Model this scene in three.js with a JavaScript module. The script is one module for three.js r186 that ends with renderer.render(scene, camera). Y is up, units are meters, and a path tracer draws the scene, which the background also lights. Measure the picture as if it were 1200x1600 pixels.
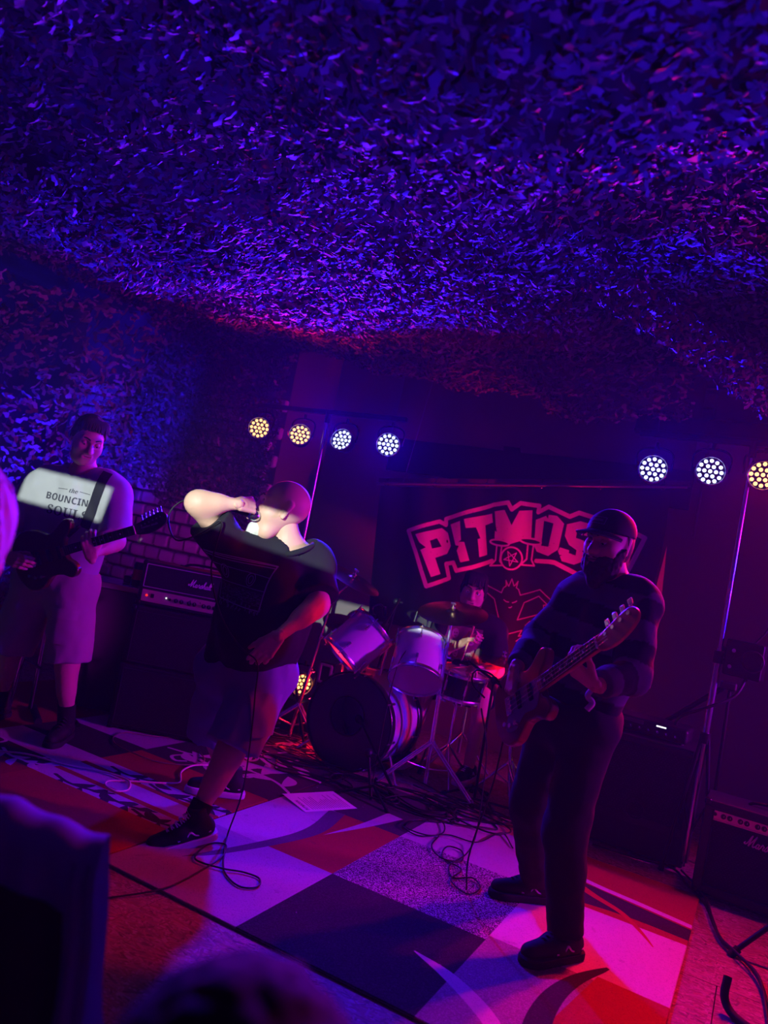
import * as THREE from 'three';
import { RoundedBoxGeometry } from 'three/addons/geometries/RoundedBoxGeometry.js';
import { mergeGeometries } from 'three/addons/utils/BufferGeometryUtils.js';
import { ImprovedNoise } from 'three/addons/math/ImprovedNoise.js';

// ---------- camera, exposure, haze (x along the stage front, z towards the audience, y up; the stage floor is y = 0) ----------
const scene = new THREE.Scene();
const camera = new THREE.PerspectiveCamera(67.38, 3 / 4, 0.05, 60);
camera.position.set(0, 1.4, 0);
camera.rotation.order = 'YXZ';
camera.rotation.set(3.27 * Math.PI / 180, 27.6 * Math.PI / 180, 11 * Math.PI / 180);
camera.focus = 3.6;
camera.userData.fStop = 2.2;
const renderer = new THREE.WebGLRenderer({ antialias: true });
renderer.toneMapping = THREE.LinearToneMapping;
renderer.toneMappingExposure = 1.0;
renderer.shadowMap.enabled = true;
scene.background = new THREE.Color(0x000000);          // a closed room: nothing comes in from outside
scene.fog = new THREE.FogExp2(0xc4b8ff, 0.0055);         // theatrical haze hanging in the room
const RED = new THREE.Color().setRGB(1, 0.004, 0.03), BLUE = new THREE.Color().setRGB(0.018, 0.004, 1), VIOLET = new THREE.Color().setRGB(0.8, 0.006, 1), WHITE = new THREE.Color().setRGB(0.86, 1, 0.95);
const POWER = { red: 13, blue: 40, floor: 3, up: 24, side: 170, roof: 150, apron: 60, brick: 11, wing: 55, front: 200 };
// par lamps: [x, y, z, aim x, aim y, aim z, colour, candela factor, half angle in degrees]
const LEFT_BAR = [
  [-3.73, 2.20, -4.8, -1.6, 2.2, -0.2, 'red', 0.25, 70], [-3.34, 2.18, -4.8, -1.7, 3.0, -1.4, 'red', 0.6, 62],
  [-2.96, 2.18, -4.8, -2.7, 2.75, -1.6, 'blue', 1.7, 50], [-2.58, 2.19, -4.8, -0.7, 1.6, -0.8, 'blue', 1.8, 62]];
const RIGHT_BAR = [
  [-0.755, 2.217, -4.75, 0.1, 2.4, -0.4, 'blue', 1.3, 46], [-0.441, 2.243, -4.75, 0.7, 2.4, -0.5, 'blue', 0.5, 50],
  [-0.165, 2.26, -4.75, 0.6, 1.1, -1.5, 'red', 2.6, 62], [0.13, 2.28, -4.75, 0.3, 0.2, -2.4, 'red', 1.1, 54]];

// ---------- helpers ----------
const V = (a, b, c) => (Array.isArray(a) ? new THREE.Vector3(...a) : new THREE.Vector3(a, b, c));
let seed = 20240;
const rnd = () => { seed = (seed * 1664525 + 1013904223) >>> 0; return seed / 4294967296; };
const rr = (a, b) => a + (b - a) * rnd();
const IN = new ImprovedNoise();
const noise = (x, y, z) => IN.noise(x, y, z);
const names = {};
function numbered(name) { const n = names[name] = (names[name] ?? -1) + 1; return n ? `${name}_${String(n).padStart(3, '0')}` : name; }
function shadows(m) { m.castShadow = m.receiveShadow = true; return m; }
function mesh(name, geo, mat, parent) {
  const m = shadows(new THREE.Mesh(Array.isArray(geo) ? merge(geo) : geo, mat));
  m.name = parent ? name : numbered(name);
  (parent ?? scene).add(m);
  return m;
}
function tag(o, label, category, group) { Object.assign(o.userData, { label, category }); if (group) o.userData.group = group; return o; }
function thing(name, label, category, pos = [0, 0, 0], turn = 0, group) {
  const g = new THREE.Group(); g.name = numbered(name); g.position.set(...pos); g.rotation.y = turn; scene.add(g);
  return tag(g, label, category, group);
}
function structure(name, parent) { const g = new THREE.Group(); g.name = name; g.userData.kind = 'structure'; (parent ?? scene).add(g); return g; }
function clean(g) { const o = g.index ? g.toNonIndexed() : g; for (const k of Object.keys(o.attributes)) if (!['position', 'normal', 'uv'].includes(k)) o.deleteAttribute(k); if (!o.attributes.uv) o.setAttribute('uv', new THREE.BufferAttribute(new Float32Array(o.attributes.position.count * 2), 2)); return o; }
function merge(list) { return mergeGeometries(list.map(clean)); }
function box(w, h, d, r = 0.004, at = [0, 0, 0], rot) {
  const g = new RoundedBoxGeometry(w, h, d, 2, Math.min(r, w / 2.1, h / 2.1, d / 2.1));
  if (rot) g.applyMatrix4(new THREE.Matrix4().makeRotationFromEuler(new THREE.Euler(...rot)));
  return g.translate(...at);
}
const UP = V(0, 1, 0);
function along(g, a, b) {                                   // a geometry built along +y from the origin, laid from a towards b
  const A = V(a), d = V(b).sub(A).normalize();
  return g.applyQuaternion(new THREE.Quaternion().setFromUnitVectors(UP, d)).translate(A.x, A.y, A.z);
}
function rod(a, b, r, r2 = r, seg = 12) { const L = V(a).distanceTo(V(b)); return along(new THREE.CylinderGeometry(r2, r, L, seg).translate(0, L / 2, 0), a, b); }
function disc(a, dir, r, h, seg = 20) { const A = V(a), B = A.clone().add(V(dir).normalize().multiplyScalar(h)); return rod(A.toArray(), B.toArray(), r, r, seg); }
function ball(at, r, s = 12) { return new THREE.SphereGeometry(r, s, Math.max(6, s * 0.7 | 0)).translate(...at); }
function tube(pts, r, closed = false, n, seg = 6) {
  const c = new THREE.CatmullRomCurve3(pts.map((p) => V(p)), closed, 'centripetal');
  return new THREE.TubeGeometry(c, n ?? Math.max(12, pts.length * 8), r, seg, closed);
}
function lathe(prof, seg = 32) { return new THREE.LatheGeometry(prof.map(([x, y]) => new THREE.Vector2(x, y)), seg); }
function ring(R, r, y = 0, seg = 40) { return new THREE.TorusGeometry(R, r, 8, seg).rotateX(Math.PI / 2).translate(0, y, 0); }
function outline(pts, depth, bevel = 0.004, holes = [], curved = true) {
  const s = new THREE.Shape();
  const put = (p, list) => { if (curved) { p.setFromPoints(new THREE.CatmullRomCurve3(list.map(([x, y]) => V(x, y, 0)), true, 'catmullrom', 0.5).getPoints(list.length * 6).map((q) => new THREE.Vector2(q.x, q.y))); } else p.setFromPoints(list.map(([x, y]) => new THREE.Vector2(x, y))); return p; };
  put(s, pts); for (const h of holes) s.holes.push(put(new THREE.Path(), h));
  return new THREE.ExtrudeGeometry(s, { depth: depth - 2 * bevel, bevelEnabled: bevel > 0, bevelThickness: bevel, bevelSize: bevel, bevelSegments: 2, curveSegments: 6 }).translate(0, 0, -depth / 2 + bevel);
}
function basis(o, origin, xAxis, zAxis) {                   // turn a group so that its x runs along xAxis and its z faces about zAxis
  const X = V(xAxis).normalize(), Y = V(zAxis).cross(X).normalize(), Z = X.clone().cross(Y);
  o.position.set(...origin); o.quaternion.setFromRotationMatrix(new THREE.Matrix4().makeBasis(X, Y, Z)); return o;
}
function canvasTexture(w, h, draw, colour = true) {
  const c = document.createElement('canvas'); c.width = w; c.height = h; draw(c.getContext('2d'), w, h);
  const t = new THREE.CanvasTexture(c); if (colour) t.colorSpace = THREE.SRGBColorSpace; t.wrapS = t.wrapT = THREE.RepeatWrapping; t.anisotropy = 8; return t;
}
const std = (color, roughness = 0.7, metalness = 0, extra = {}) => new THREE.MeshStandardMaterial({ color, roughness, metalness, ...extra });
const phys = (color, roughness, metalness, extra = {}) => new THREE.MeshPhysicalMaterial({ color, roughness, metalness, ...extra });

// ---------- textures ----------
const grain = (w, draw) => canvasTexture(w, w, draw, false);
const clothBump = grain(256, (c, w) => { c.fillStyle = '#808080'; c.fillRect(0, 0, w, w); for (let i = 0; i < 9000; i++) { const v = 90 + rnd() * 80 | 0; c.fillStyle = `rgb(${v},${v},${v})`; c.fillRect(rnd() * w, rnd() * w, 1 + rnd() * 3, 1); } });
const pileBump = grain(512, (c, w) => { c.fillStyle = '#777'; c.fillRect(0, 0, w, w); for (let i = 0; i < 60000; i++) { const v = 60 + rnd() * 140 | 0; c.fillStyle = `rgb(${v},${v},${v})`; c.fillRect(rnd() * w, rnd() * w, 2, 2); } });
const plasterBump = grain(512, (c, w) => { c.fillStyle = '#808080'; c.fillRect(0, 0, w, w); for (let i = 0; i < 5000; i++) { const v = 105 + rnd() * 50 | 0; c.fillStyle = `rgba(${v},${v},${v},.5)`; c.beginPath(); c.arc(rnd() * w, rnd() * w, 1 + rnd() * 9, 0, 7); c.fill(); } });
const vinylBump = grain(256, (c, w) => { c.fillStyle = '#808080'; c.fillRect(0, 0, w, w); for (let i = 0; i < 7000; i++) { const v = 70 + rnd() * 120 | 0; c.fillStyle = `rgb(${v},${v},${v})`; c.fillRect(rnd() * w, rnd() * w, 2, 2); } });
const grille = canvasTexture(128, 128, (c, w) => { c.fillStyle = '#0b0b0d'; c.fillRect(0, 0, w, w); for (let i = 0; i < 32; i++) for (let j = 0; j < 32; j++) { const v = 14 + rnd() * 22 | 0; c.fillStyle = `rgb(${v},${v},${v + 3})`; c.fillRect(i * 4 + (j % 2) * 2, j * 4, 2, 2); } });
const osb = canvasTexture(1024, 1024, (c, w) => {
  c.fillStyle = '#a89c8e'; c.fillRect(0, 0, w, w);
  for (let i = 0; i < 15000; i++) {
    const t = rnd(), x = rnd() * w, y = rnd() * w, a = (rnd() < 0.6 ? rr(-0.5, 0.5) : rr(0, 3.14)), l = rr(12, 52), b = rr(3, 9);
    c.fillStyle = `hsl(${rr(28, 38)},${rr(10, 22)}%,${t < 0.1 ? rr(33, 40) : rr(40, 56)}%)`;
    c.save(); c.translate(x, y); c.rotate(a); c.beginPath(); c.moveTo(-l / 2, -b / 2); c.lineTo(l / 2 - rr(0, 9), -b / 2 + rr(-2, 2)); c.lineTo(l / 2, b / 2); c.lineTo(-l / 2 + rr(0, 9), b / 2 + rr(-2, 2)); c.fill(); c.restore();
  }
});
const osbBump = canvasTexture(512, 512, (c, w) => { c.fillStyle = '#888'; c.fillRect(0, 0, w, w); for (let i = 0; i < 2600; i++) { const v = 90 + rnd() * 90 | 0, a = rnd() < 0.6 ? rr(-0.5, 0.5) : rr(0, 3.14); c.fillStyle = `rgb(${v},${v},${v})`; c.save(); c.translate(rnd() * w, rnd() * w); c.rotate(a); c.fillRect(-18, -3, 36, 6); c.restore(); } }, false);
const woodTex = canvasTexture(512, 512, (c, w) => { c.fillStyle = '#7a3a22'; c.fillRect(0, 0, w, w); for (let i = 0; i < 260; i++) { c.strokeStyle = `rgba(${40 + rnd() * 70 | 0},${15 + rnd() * 25 | 0},10,.35)`; c.lineWidth = rr(0.6, 2.4); const y = rnd() * w, k = rr(-14, 14); c.beginPath(); c.moveTo(0, y); c.bezierCurveTo(w / 3, y + k, w * 0.66, y - k, w, y + rr(-6, 6)); c.stroke(); } });

// ---------- materials ----------
const M = {
  black: std(0x0b0b0d, 0.55), rubber: std(0x0a0a0a, 0.8), steel: std(0xb9bcc4, 0.24, 1), chrome: std(0xe2e4ea, 0.26, 1), darkSteel: std(0x25262a, 0.4, 0.8), blackMetal: std(0x121214, 0.38, 0.5),
  vinyl: std(0x101013, 0.6, 0, { bumpMap: vinylBump, bumpScale: 0.0006 }), grille: std(0xffffff, 0.9, 0, { map: grille }), piping: std(0xc9c7c0, 0.5), plate: std(0xd8cfae, 0.32, 0.55), knob: std(0x0c0c0d, 0.35), logo: std(0xe6e4de, 0.3),
  plaster: std(0x9a8f8a, 0.92, 0, { bumpMap: plasterBump, bumpScale: 0.002 }), osb: std(0xffffff, 0.75, 0, { map: osb, bumpMap: osbBump, bumpScale: 0.0012 }),
  brick: [0xb9b3ac, 0xaca59f, 0xc2bcb3, 0xb2a8a4].map((c) => std(c, 0.85, 0, { bumpMap: plasterBump, bumpScale: 0.0025 })), mortar: std(0x55504c, 0.95, 0, { bumpMap: plasterBump, bumpScale: 0.003 }),
  skin: std(0xc99b82, 0.55), skinPale: std(0xd8ab94, 0.55), eye: std(0xe8e4e0, 0.25), iris: std(0x241a14, 0.2), hairDark: std(0x2a1d15, 0.65), wood: std(0xffffff, 0.35, 0, { map: woodTex }),
  drum: phys(0xc9c6cf, 0.25, 0.05, { clearcoat: 0.9, clearcoatRoughness: 0.12 }), headWhite: std(0xc8bfc4, 0.4), headDark: phys(0x2a2630, 0.3, 0, { clearcoat: 0.4 }), brass: std(0xc59a4c, 0.24, 1), cable: std(0x0b0b0c, 0.5), cableCream: std(0xe8dcc4, 0.5), wire: std(0x77797f, 0.4, 0.8), paper: std(0xf2efe9, 0.85),
};
// ---------- the room ----------
function slab(name, w, h, d, at, mat, parent, uvScale = 1) {
  const g = new THREE.BoxGeometry(w, h, d); const p = g.attributes.position, n = g.attributes.normal, uv = g.attributes.uv;
  for (let i = 0; i < p.count; i++) { const X = p.getX(i) + at[0], Y = p.getY(i) + at[1], Z = p.getZ(i) + at[2]; const ax = Math.abs(n.getX(i)), ay = Math.abs(n.getY(i)); uv.setXY(i, (ax > 0.5 ? Z : X) / uvScale, (ay > 0.5 ? Z : Y) / uvScale); }
  return mesh(name, g.translate(...at), mat, parent);
}
const floor = structure('floor');
{
  slab('subfloor', 12, 0.1, 8.2, [-1.6, -0.075, -3.1], M.darkSteel, floor);
  for (let i = -2; i < 6; i++) for (let j = 0; j < 6; j++) {                 // chipboard stage panels with open joints
    const x = -5.4 + i * 1.25 + (j % 2) * 0.6, z = -6.0 + j * 1.0;
    slab('panel', 1.246, 0.022, 0.996, [x + 0.44, -0.011 - 0.0006 * (rnd()), z], M.osb, floor, 1.25);
  }
  slab('stage_front', 12, 0.28, 0.03, [-1.6, -0.16, -0.48], M.black, floor);
  slab('hall_floor', 12, 0.1, 4.4, [-1.6, -0.35, 1.7], std(0x33302e, 0.9), floor);
}
const ceiling = structure('ceiling'); slab('ceiling_board', 12.4, 0.12, 10.6, [-1.6, 3.36, -1.5], std(0x15130f, 0.95), ceiling);
const wallBack = structure('wall_back'); slab('plaster', 10.4, 3.9, 0.16, [-0.6, 1.45, -6.38], M.plaster, wallBack);
const wallRight = structure('wall_right'); slab('plaster', 0.16, 3.9, 10.6, [3.3, 1.45, -1.5], M.plaster, wallRight);
const wallFront = structure('wall_front'); slab('plaster', 12.4, 3.9, 0.16, [-1.6, 1.45, 3.85], std(0x2b2826, 0.95), wallFront);
const wallLeft = structure('wall_left'); slab('plaster', 0.16, 3.9, 10.6, [-6.6, 1.45, -1.5], std(0x1c1a1c, 0.95), wallLeft);
{ // white-painted brickwork that stands forward of the plaster on the left
  const w = structure('wall_brick'), z0 = -5.3, xR = -3.86, bw = 0.178, bh = 0.122, gap = 0.02;
  slab('mortar_bed', 2.7, 3.4, 0.7, [xR - 1.36, 1.6, z0 - 0.362], M.mortar, w, 0.8);
  const proto = [0, 1, 2, 3, 4, 5].map((k) => { const g = new RoundedBoxGeometry(bw - gap, bh - gap, 0.06, 2, 0.02), p = g.attributes.position; for (let i = 0; i < p.count; i++) { const x = p.getX(i), y = p.getY(i); p.setXYZ(i, x + 0.006 * noise(x * 30 + k * 9, y * 30, 1), y + 0.006 * noise(x * 30, y * 30 + k * 7, 5), p.getZ(i) + 0.005 * noise(x * 18 + k, y * 18, k)); } g.computeVertexNormals(); return g; });
  for (let r = 4; r < 21; r++) for (let i = 0; i < 14; i++) {
    const x = xR - bw / 2 - 0.005 - i * bw - (r % 2) * bw / 2, y = r * bh + 0.06;
    const b = mesh('brick', proto[(rnd() * 6) | 0], M.brick[(rnd() * 4) | 0], w); b.position.set(x, y, z0 + rr(-0.004, 0.005)); b.rotation.z = rr(-0.012, 0.012);
  }
}
{ // beam and conduit on the back wall, right
  const t = structure('trim_1'); slab('beam', 2.6, 0.13, 0.14, [0.14, 2.82, -6.2], std(0x14110f, 0.8), t); slab('beam_lip', 2.6, 0.02, 0.17, [0.14, 2.755, -6.19], std(0x2a2422, 0.7), t);
  const c = structure('trim_2'); mesh('conduit', [rod([-1.1, 3.16, -6.27], [1.3, 3.16, -6.27], 0.012), rod([-0.62, 3.16, -6.27], [-0.62, 2.0, -6.27], 0.012), box(0.16, 0.12, 0.05, 0.01, [-0.7, 3.06, -6.27])], std(0x8d8480, 0.6), c);
}
// ---------- rugs ----------
const RS = 560;
function heather(c, x, y, w, h, base, dots, n) { c.fillStyle = base; c.fillRect(x, y, w, h); for (let i = 0; i < n; i++) { c.fillStyle = dots; c.fillRect(x + rnd() * w, y + rnd() * h, 2.2, 2.2); } }
const GREY = '#bcb7b4', INK = '#241f24', CRIM = '#a01218';
function rug(name, label, x0, x1, z0, z1, draw, y) {
  const w = x1 - x0, d = z1 - z0;
  const map = canvasTexture(Math.round(w * RS), Math.round(d * RS), (c, W, H) => {
    const X = (x) => (x - x0) * RS, Z = (z) => (z - z0) * RS;
    const rect = (a, b, e, f, col) => { c.fillStyle = col; c.fillRect(X(a), Z(b), X(e) - X(a), Z(f) - Z(b)); };
    const poly = (pts, col, lw) => { c.beginPath(); pts.forEach((p, i) => (i ? c.lineTo(X(p[0]), Z(p[1])) : c.moveTo(X(p[0]), Z(p[1])))); if (lw) { c.strokeStyle = col; c.lineWidth = lw * RS; c.lineCap = 'round'; c.lineJoin = 'round'; c.stroke(); } else { c.fillStyle = col; c.fill(); } };
    const speck = (a, b, e, f, base, dots, n) => heather(c, X(a), Z(b), X(e) - X(a), Z(f) - Z(b), base, dots, n);
    draw({ c, rect, poly, speck, X, Z });
    for (let i = 0; i < W * H / 14; i++) { c.fillStyle = rnd() < 0.5 ? 'rgba(0,0,0,.10)' : 'rgba(255,255,255,.07)'; c.fillRect(rnd() * W, rnd() * H, 2, 2); }
    for (let i = 0; i < 60; i++) { c.fillStyle = 'rgba(30,20,20,.10)'; c.beginPath(); c.ellipse(rnd() * W, rnd() * H, rr(3, 18), rr(2, 7), rnd() * 3, 0, 7); c.fill(); }
    for (let i = 0; i < 26; i++) { c.fillStyle = 'rgba(235,230,225,.8)'; c.fillRect(rnd() * W, rnd() * H, rr(1, 5), rr(1, 3)); }
  });
  const bump = pileBump.clone(); bump.repeat.set(w / 0.35, d / 0.35);
  const g = new RoundedBoxGeometry(w, 0.012, d, 2, 0.005), p = g.attributes.position, uv = g.attributes.uv;
  for (let i = 0; i < p.count; i++) uv.setXY(i, p.getX(i) / w + 0.5, 0.5 - p.getZ(i) / d);
  const m = mesh(name, g, std(0xffffff, 0.98, 0, { map, bumpMap: bump, bumpScale: 0.004 })); m.position.set((x0 + x1) / 2, y + 0.006, (z0 + z1) / 2);
  return tag(m, label, 'rug');
}
const smooth = (pts, n = 40) => new THREE.CatmullRomCurve3(pts.map(([x, z]) => V(x, 0, z))).getPoints(n).map((p) => [p.x, p.z]);
function sickle(k, pts, widths, col) { const s = smooth(pts, 24), a = [], b = []; s.forEach((p, i) => { const q = s[Math.min(i + 1, s.length - 1)], o = s[Math.max(i - 1, 0)], dx = q[0] - o[0], dz = q[1] - o[1], L = Math.hypot(dx, dz) || 1, w = widths(i / (s.length - 1)); a.push([p[0] - dz / L * w, p[1] + dx / L * w]); b.unshift([p[0] + dz / L * w, p[1] - dx / L * w]); }); k.poly([...a, ...b], col); }
rug('rug', 'patchwork rug of large grey, black and red squares under the bass player\'s feet', -2.205, -0.12, -4.45, -2.38, (k) => {
  const { rect, speck } = k;
  rect(-2.3, -4.5, 0, -2.3, GREY);
  rect(-2.21, -4.45, -1.51, -3.75, '#3a2a38');
  rect(-2.21, -3.75, -1.51, -3.06, CRIM);
  k.poly([[-2.25, -3.06], [-2.25, -3.78], ...smooth([[-1.9, -3.75], [-1.83, -3.4], [-1.87, -3.15], [-1.97, -2.95]], 24), [-2.1, -3.04]], '#c4bec0');
  rect(-2.21, -3.06, -1.51, -2.38, '#a9a6ab');
  sickle(k, [[-1.89, -3.75], [-1.83, -3.45], [-1.84, -3.26], [-1.96, -2.8], [-2.02, -2.66]], (t) => 0.045 * (1 - t * t), '#57515a');
  sickle(k, [[-1.66, -4.0], [-1.70, -3.72], [-1.77, -3.4]], (t) => 0.05 * (1 - t), GREY);
  rect(-1.51, -4.45, -0.8, -3.75, '#b5aeb0');
  speck(-1.51, -3.75, -0.8, -3.06, '#8f8a8e', '#2e2930', 26000); speck(-1.51, -3.75, -0.8, -3.06, 'rgba(0,0,0,0)', '#d9d4d6', 9000);
  speck(-1.51, -3.06, -0.8, -2.38, '#1b171d', '#2f2932', 9000);
  rect(-0.8, -4.45, -0.1, -3.75, CRIM); rect(-0.8, -3.75, -0.1, -3.1, '#cfc9ca');
  speck(-0.8, -3.1, -0.1, -2.38, '#8f7f80', '#a89a9a', 9000);
  k.poly([[-0.38, -3.14], [-0.1, -3.13], [-0.1, -2.3], [-0.5, -2.3], [-0.44, -2.75]], '#a3181c');
  k.poly([[-0.8, -4.12], ...smooth([[-0.64, -4.05], [-0.35, -3.99], [-0.1, -3.94]], 12), [-0.1, -3.81], ...smooth([[-0.13, -3.81], [-0.35, -3.82], [-0.57, -3.79], [-0.8, -3.7]], 12)], '#2a2028');
  sickle(k, [[-0.8, -4.2], [-0.64, -4.09], [-0.35, -4.03], [-0.1, -3.98]], () => 0.022, '#d3cccd');
  sickle(k, [[-0.72, -4.05], [-0.56, -3.93], [-0.41, -3.84], [-0.3, -3.7], [-0.24, -3.6]], (t) => 0.03 * (1 - t * 0.9), '#b3201c');
  sickle(k, [[-0.36, -3.24], [-0.44, -3.05], [-0.48, -2.85], [-0.47, -2.6], [-0.4, -2.4]], (t) => 0.052 * Math.sqrt(t + 0.02), '#2a2028');
  sickle(k, [[-0.97, -2.75], [-0.81, -2.69], [-0.61, -2.55], [-0.5, -2.4]], (t) => 0.035 * Math.sin(t * 2.6 + 0.1), '#cbb9b6');
}, 0.0);
function flourish(k, x, z, a, s, col, lw) {                     // one curling stem with leaves
  const p = (u, v) => [x + s * (u * Math.cos(a) - v * Math.sin(a)), z + s * (u * Math.sin(a) + v * Math.cos(a))];
  k.poly(smooth([p(0, 0), p(0.3, 0.05), p(0.6, -0.02), p(0.85, -0.2), p(0.8, -0.42), p(0.6, -0.42), p(0.58, -0.28)]), col, lw);
  for (const [u, v, b, l] of [[0.18, 0.03, 0.8, 0.34], [0.34, 0.05, -0.9, 0.3], [0.5, 0.02, 0.7, 0.36], [0.72, -0.1, 0.2, 0.34], [0.62, 0, -1.2, 0.22]]) { const q = p(u, v), e = [q[0] + s * l * Math.cos(a + b), q[1] + s * l * Math.sin(a + b)], m = [(q[0] + e[0]) / 2 + s * 0.05 * Math.cos(a + b + 1.4), (q[1] + e[1]) / 2 + s * 0.05 * Math.sin(a + b + 1.4)]; sickle(k, [q, m, e], (t) => s * 0.065 * Math.sin(t * 3.1 + 0.05), col); }
}
rug('rug', 'long rug with scrolling flower bands, red fields and grey squares under the singer', -4.7, -2.215, -5.2, -2.37, (k) => {
  const { rect } = k;
  rect(-4.8, -5.3, -2.2, -2.3, '#8e1418');
  rect(-3.8, -3.25, -3.14, -2.82, '#b3aeb2'); rect(-3.8, -3.6, -3.14, -3.25, '#17141a'); rect(-3.8, -4.2, -3.14, -3.6, '#a9a4aa');
  rect(-3.14, -5.2, -2.2, -3.56, '#2b1a2c');
  for (const [x, z, a, s] of [[-2.2, -3.75, 3.5, 0.62], [-2.2, -4.1, 2.9, 0.62], [-2.2, -4.6, 3.4, 0.7], [-3.1, -3.75, -0.4, 0.6], [-3.08, -4.3, 0.3, 0.6], [-2.9, -4.7, 0.2, 0.6], [-2.55, -4.95, 3.3, 0.6], [-2.62, -3.62, 3.7, 0.4]]) flourish(k, x, z, a, s, '#d6b9c4', 0.022);
  rect(-3.14, -3.56, -2.2, -3.25, '#a01a22');
  rect(-3.14, -3.25, -2.2, -2.82, '#b6b1b8');
  rect(-3.14, -2.975, -2.2, -2.935, '#97161c'); rect(-3.14, -3.145, -2.2, -3.105, '#97161c');
  for (const [x, z, a, s] of [[-3.05, -2.87, 0.05, 0.42], [-2.75, -2.9, 0.1, 0.4], [-2.5, -2.86, 0.05, 0.36], [-3.0, -3.2, 0.0, 0.4], [-2.7, -3.18, 0.08, 0.42], [-2.45, -3.2, 0, 0.3]]) { k.c.save(); k.c.beginPath(); k.c.rect(k.X(-3.14), k.Z(z > -3 ? -2.93 : -3.25), 0.94 * RS, 0.11 * RS); k.c.clip(); flourish(k, x, z, a, s, '#241a2a', 0.02); k.c.restore(); }
  rect(-3.17, -2.82, -2.2, -2.3, '#a3161c');
  rect(-4.7, -3.0, -3.2, -2.82, '#241a2a'); for (const x of [-4.4, -3.9, -3.5]) flourish(k, x, -2.9, 0.2, 0.35, '#c9b6c4', 0.02);
}, 0.0);
// ---------- camouflage netting ----------
const netMats = [0x4d5046, 0x625f54, 0x3f423c, 0x6e695e].map((c) => std(c, 0.62, 0, { side: THREE.DoubleSide }));
function leafFlap(k) {                                           // a cut scrap of netting fabric, curled
  const s = new THREE.Shape(), w = 0.5, pts = [[-0.5, 0], [-0.2, 0.18 + 0.08 * k], [0.12, 0.1], [0.35, 0.24], [0.5, 0.05], [0.22, -0.14], [-0.05, -0.08], [-0.3, -0.2]];
  s.setFromPoints(pts.map(([x, y]) => new THREE.Vector2(x, y * (0.75 + 0.2 * k))));
  const g = new THREE.ShapeGeometry(s), p = g.attributes.position;
  for (let i = 0; i < p.count; i++) { const x = p.getX(i); p.setZ(i, (0.45 - 0.1 * k) * x * x + 0.25 * p.getY(i) * (k - 0.6) + w * 0); }
  g.computeVertexNormals(); return g;
}
const flaps = [0, 0.7, 1.4].map(leafFlap);
function netting(name, label, surface, nu, nv, density, size, near, opts = {}) {
  // surface(u, v) gives a point, or null where the net has a hole
  const t = thing(name, label, 'camouflage net');
  const cords = [], eps = 0.004, mats = netMats;
  for (let i = 0; i <= nu; i++) { let run = []; const flush = () => { if (run.length > 3) cords.push(tube(run, 0.0016, false, run.length * 2, 3)); run = []; }; for (let j = 0; j <= nv; j++) { const q = surface(i / nu, j / nv); if (q) run.push(q); else flush(); } flush(); }
  if (cords.length) mesh('net_cord', cords, M.black, t);
  const big = [], rest = [], C = V(0, 1.4, 0);
  for (let n = 0; n < density; n++) {
    const u = rnd(), v = rnd(), q = surface(u, v); if (!q) continue;
    const a = surface(Math.min(u + eps, 1), v) ?? q, b = surface(u, Math.min(v + eps, 1)) ?? q;
    const P = V(q), N = V(a).sub(P).cross(V(b).sub(P)); if (N.lengthSq() < 1e-14) continue; N.normalize();
    const dir = V(rr(-1, 1), rr(-1, 1), rr(-1, 1)); dir.addScaledVector(N, rr(-0.55, 0.55)).normalize();
    const X = V(a).sub(P).normalize().multiplyScalar(rr(-1, 1)).add(V(b).sub(P).normalize().multiplyScalar(rr(-0.6, 0.6))).addScaledVector(N, rr(-0.5, 0.5)).normalize();
    const Y = N.clone().addScaledVector(dir, 0.62).cross(X).normalize(), Z = X.clone().cross(Y), s = size * rr(0.6, 1.45);
    const m = new THREE.Matrix4().makeBasis(X.multiplyScalar(s), Y.multiplyScalar(s), Z.multiplyScalar(s)).setPosition(P.addScaledVector(N, rr(-0.02, 0.02)));
    rest.push([P.distanceTo(C), m, (rnd() * 3) | 0, (rnd() * 4) | 0]);
  }
  if (near) { rest.sort((p, q) => p[0] - q[0]); const vis = rest.filter(([, m]) => { const e = m.elements; const f = V(e[12], e[13], e[14]).sub(C); const d = -(f.x * Math.sin(0.482) + f.z * Math.cos(0.482)); return d > 0.5 && f.length() / d < 1.28; }); const set = new Set(vis.slice(0, near)); for (const r of set) big.push(r); for (const r of set) r.used = true; }
  for (const [, m, k, c] of big) { const f = mesh('leaf_flap', flaps[k], mats[c], t); f.matrix.copy(m); f.matrix.decompose(f.position, f.quaternion, f.scale); }
  for (let k = 0; k < 3; k++) for (let c = 0; c < 4; c++) {
    const list = rest.filter((r) => !r.used && r[2] === k && r[3] === c); if (!list.length) continue;
    const im = shadows(new THREE.InstancedMesh(flaps[k], mats[c], list.length)); list.forEach((r, i) => im.setMatrixAt(i, r[1])); im.name = 'leaf_flaps'; im.userData.kind = 'stuff'; t.add(im);
  }
  return t;
}
const sst = THREE.MathUtils.smoothstep;
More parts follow.
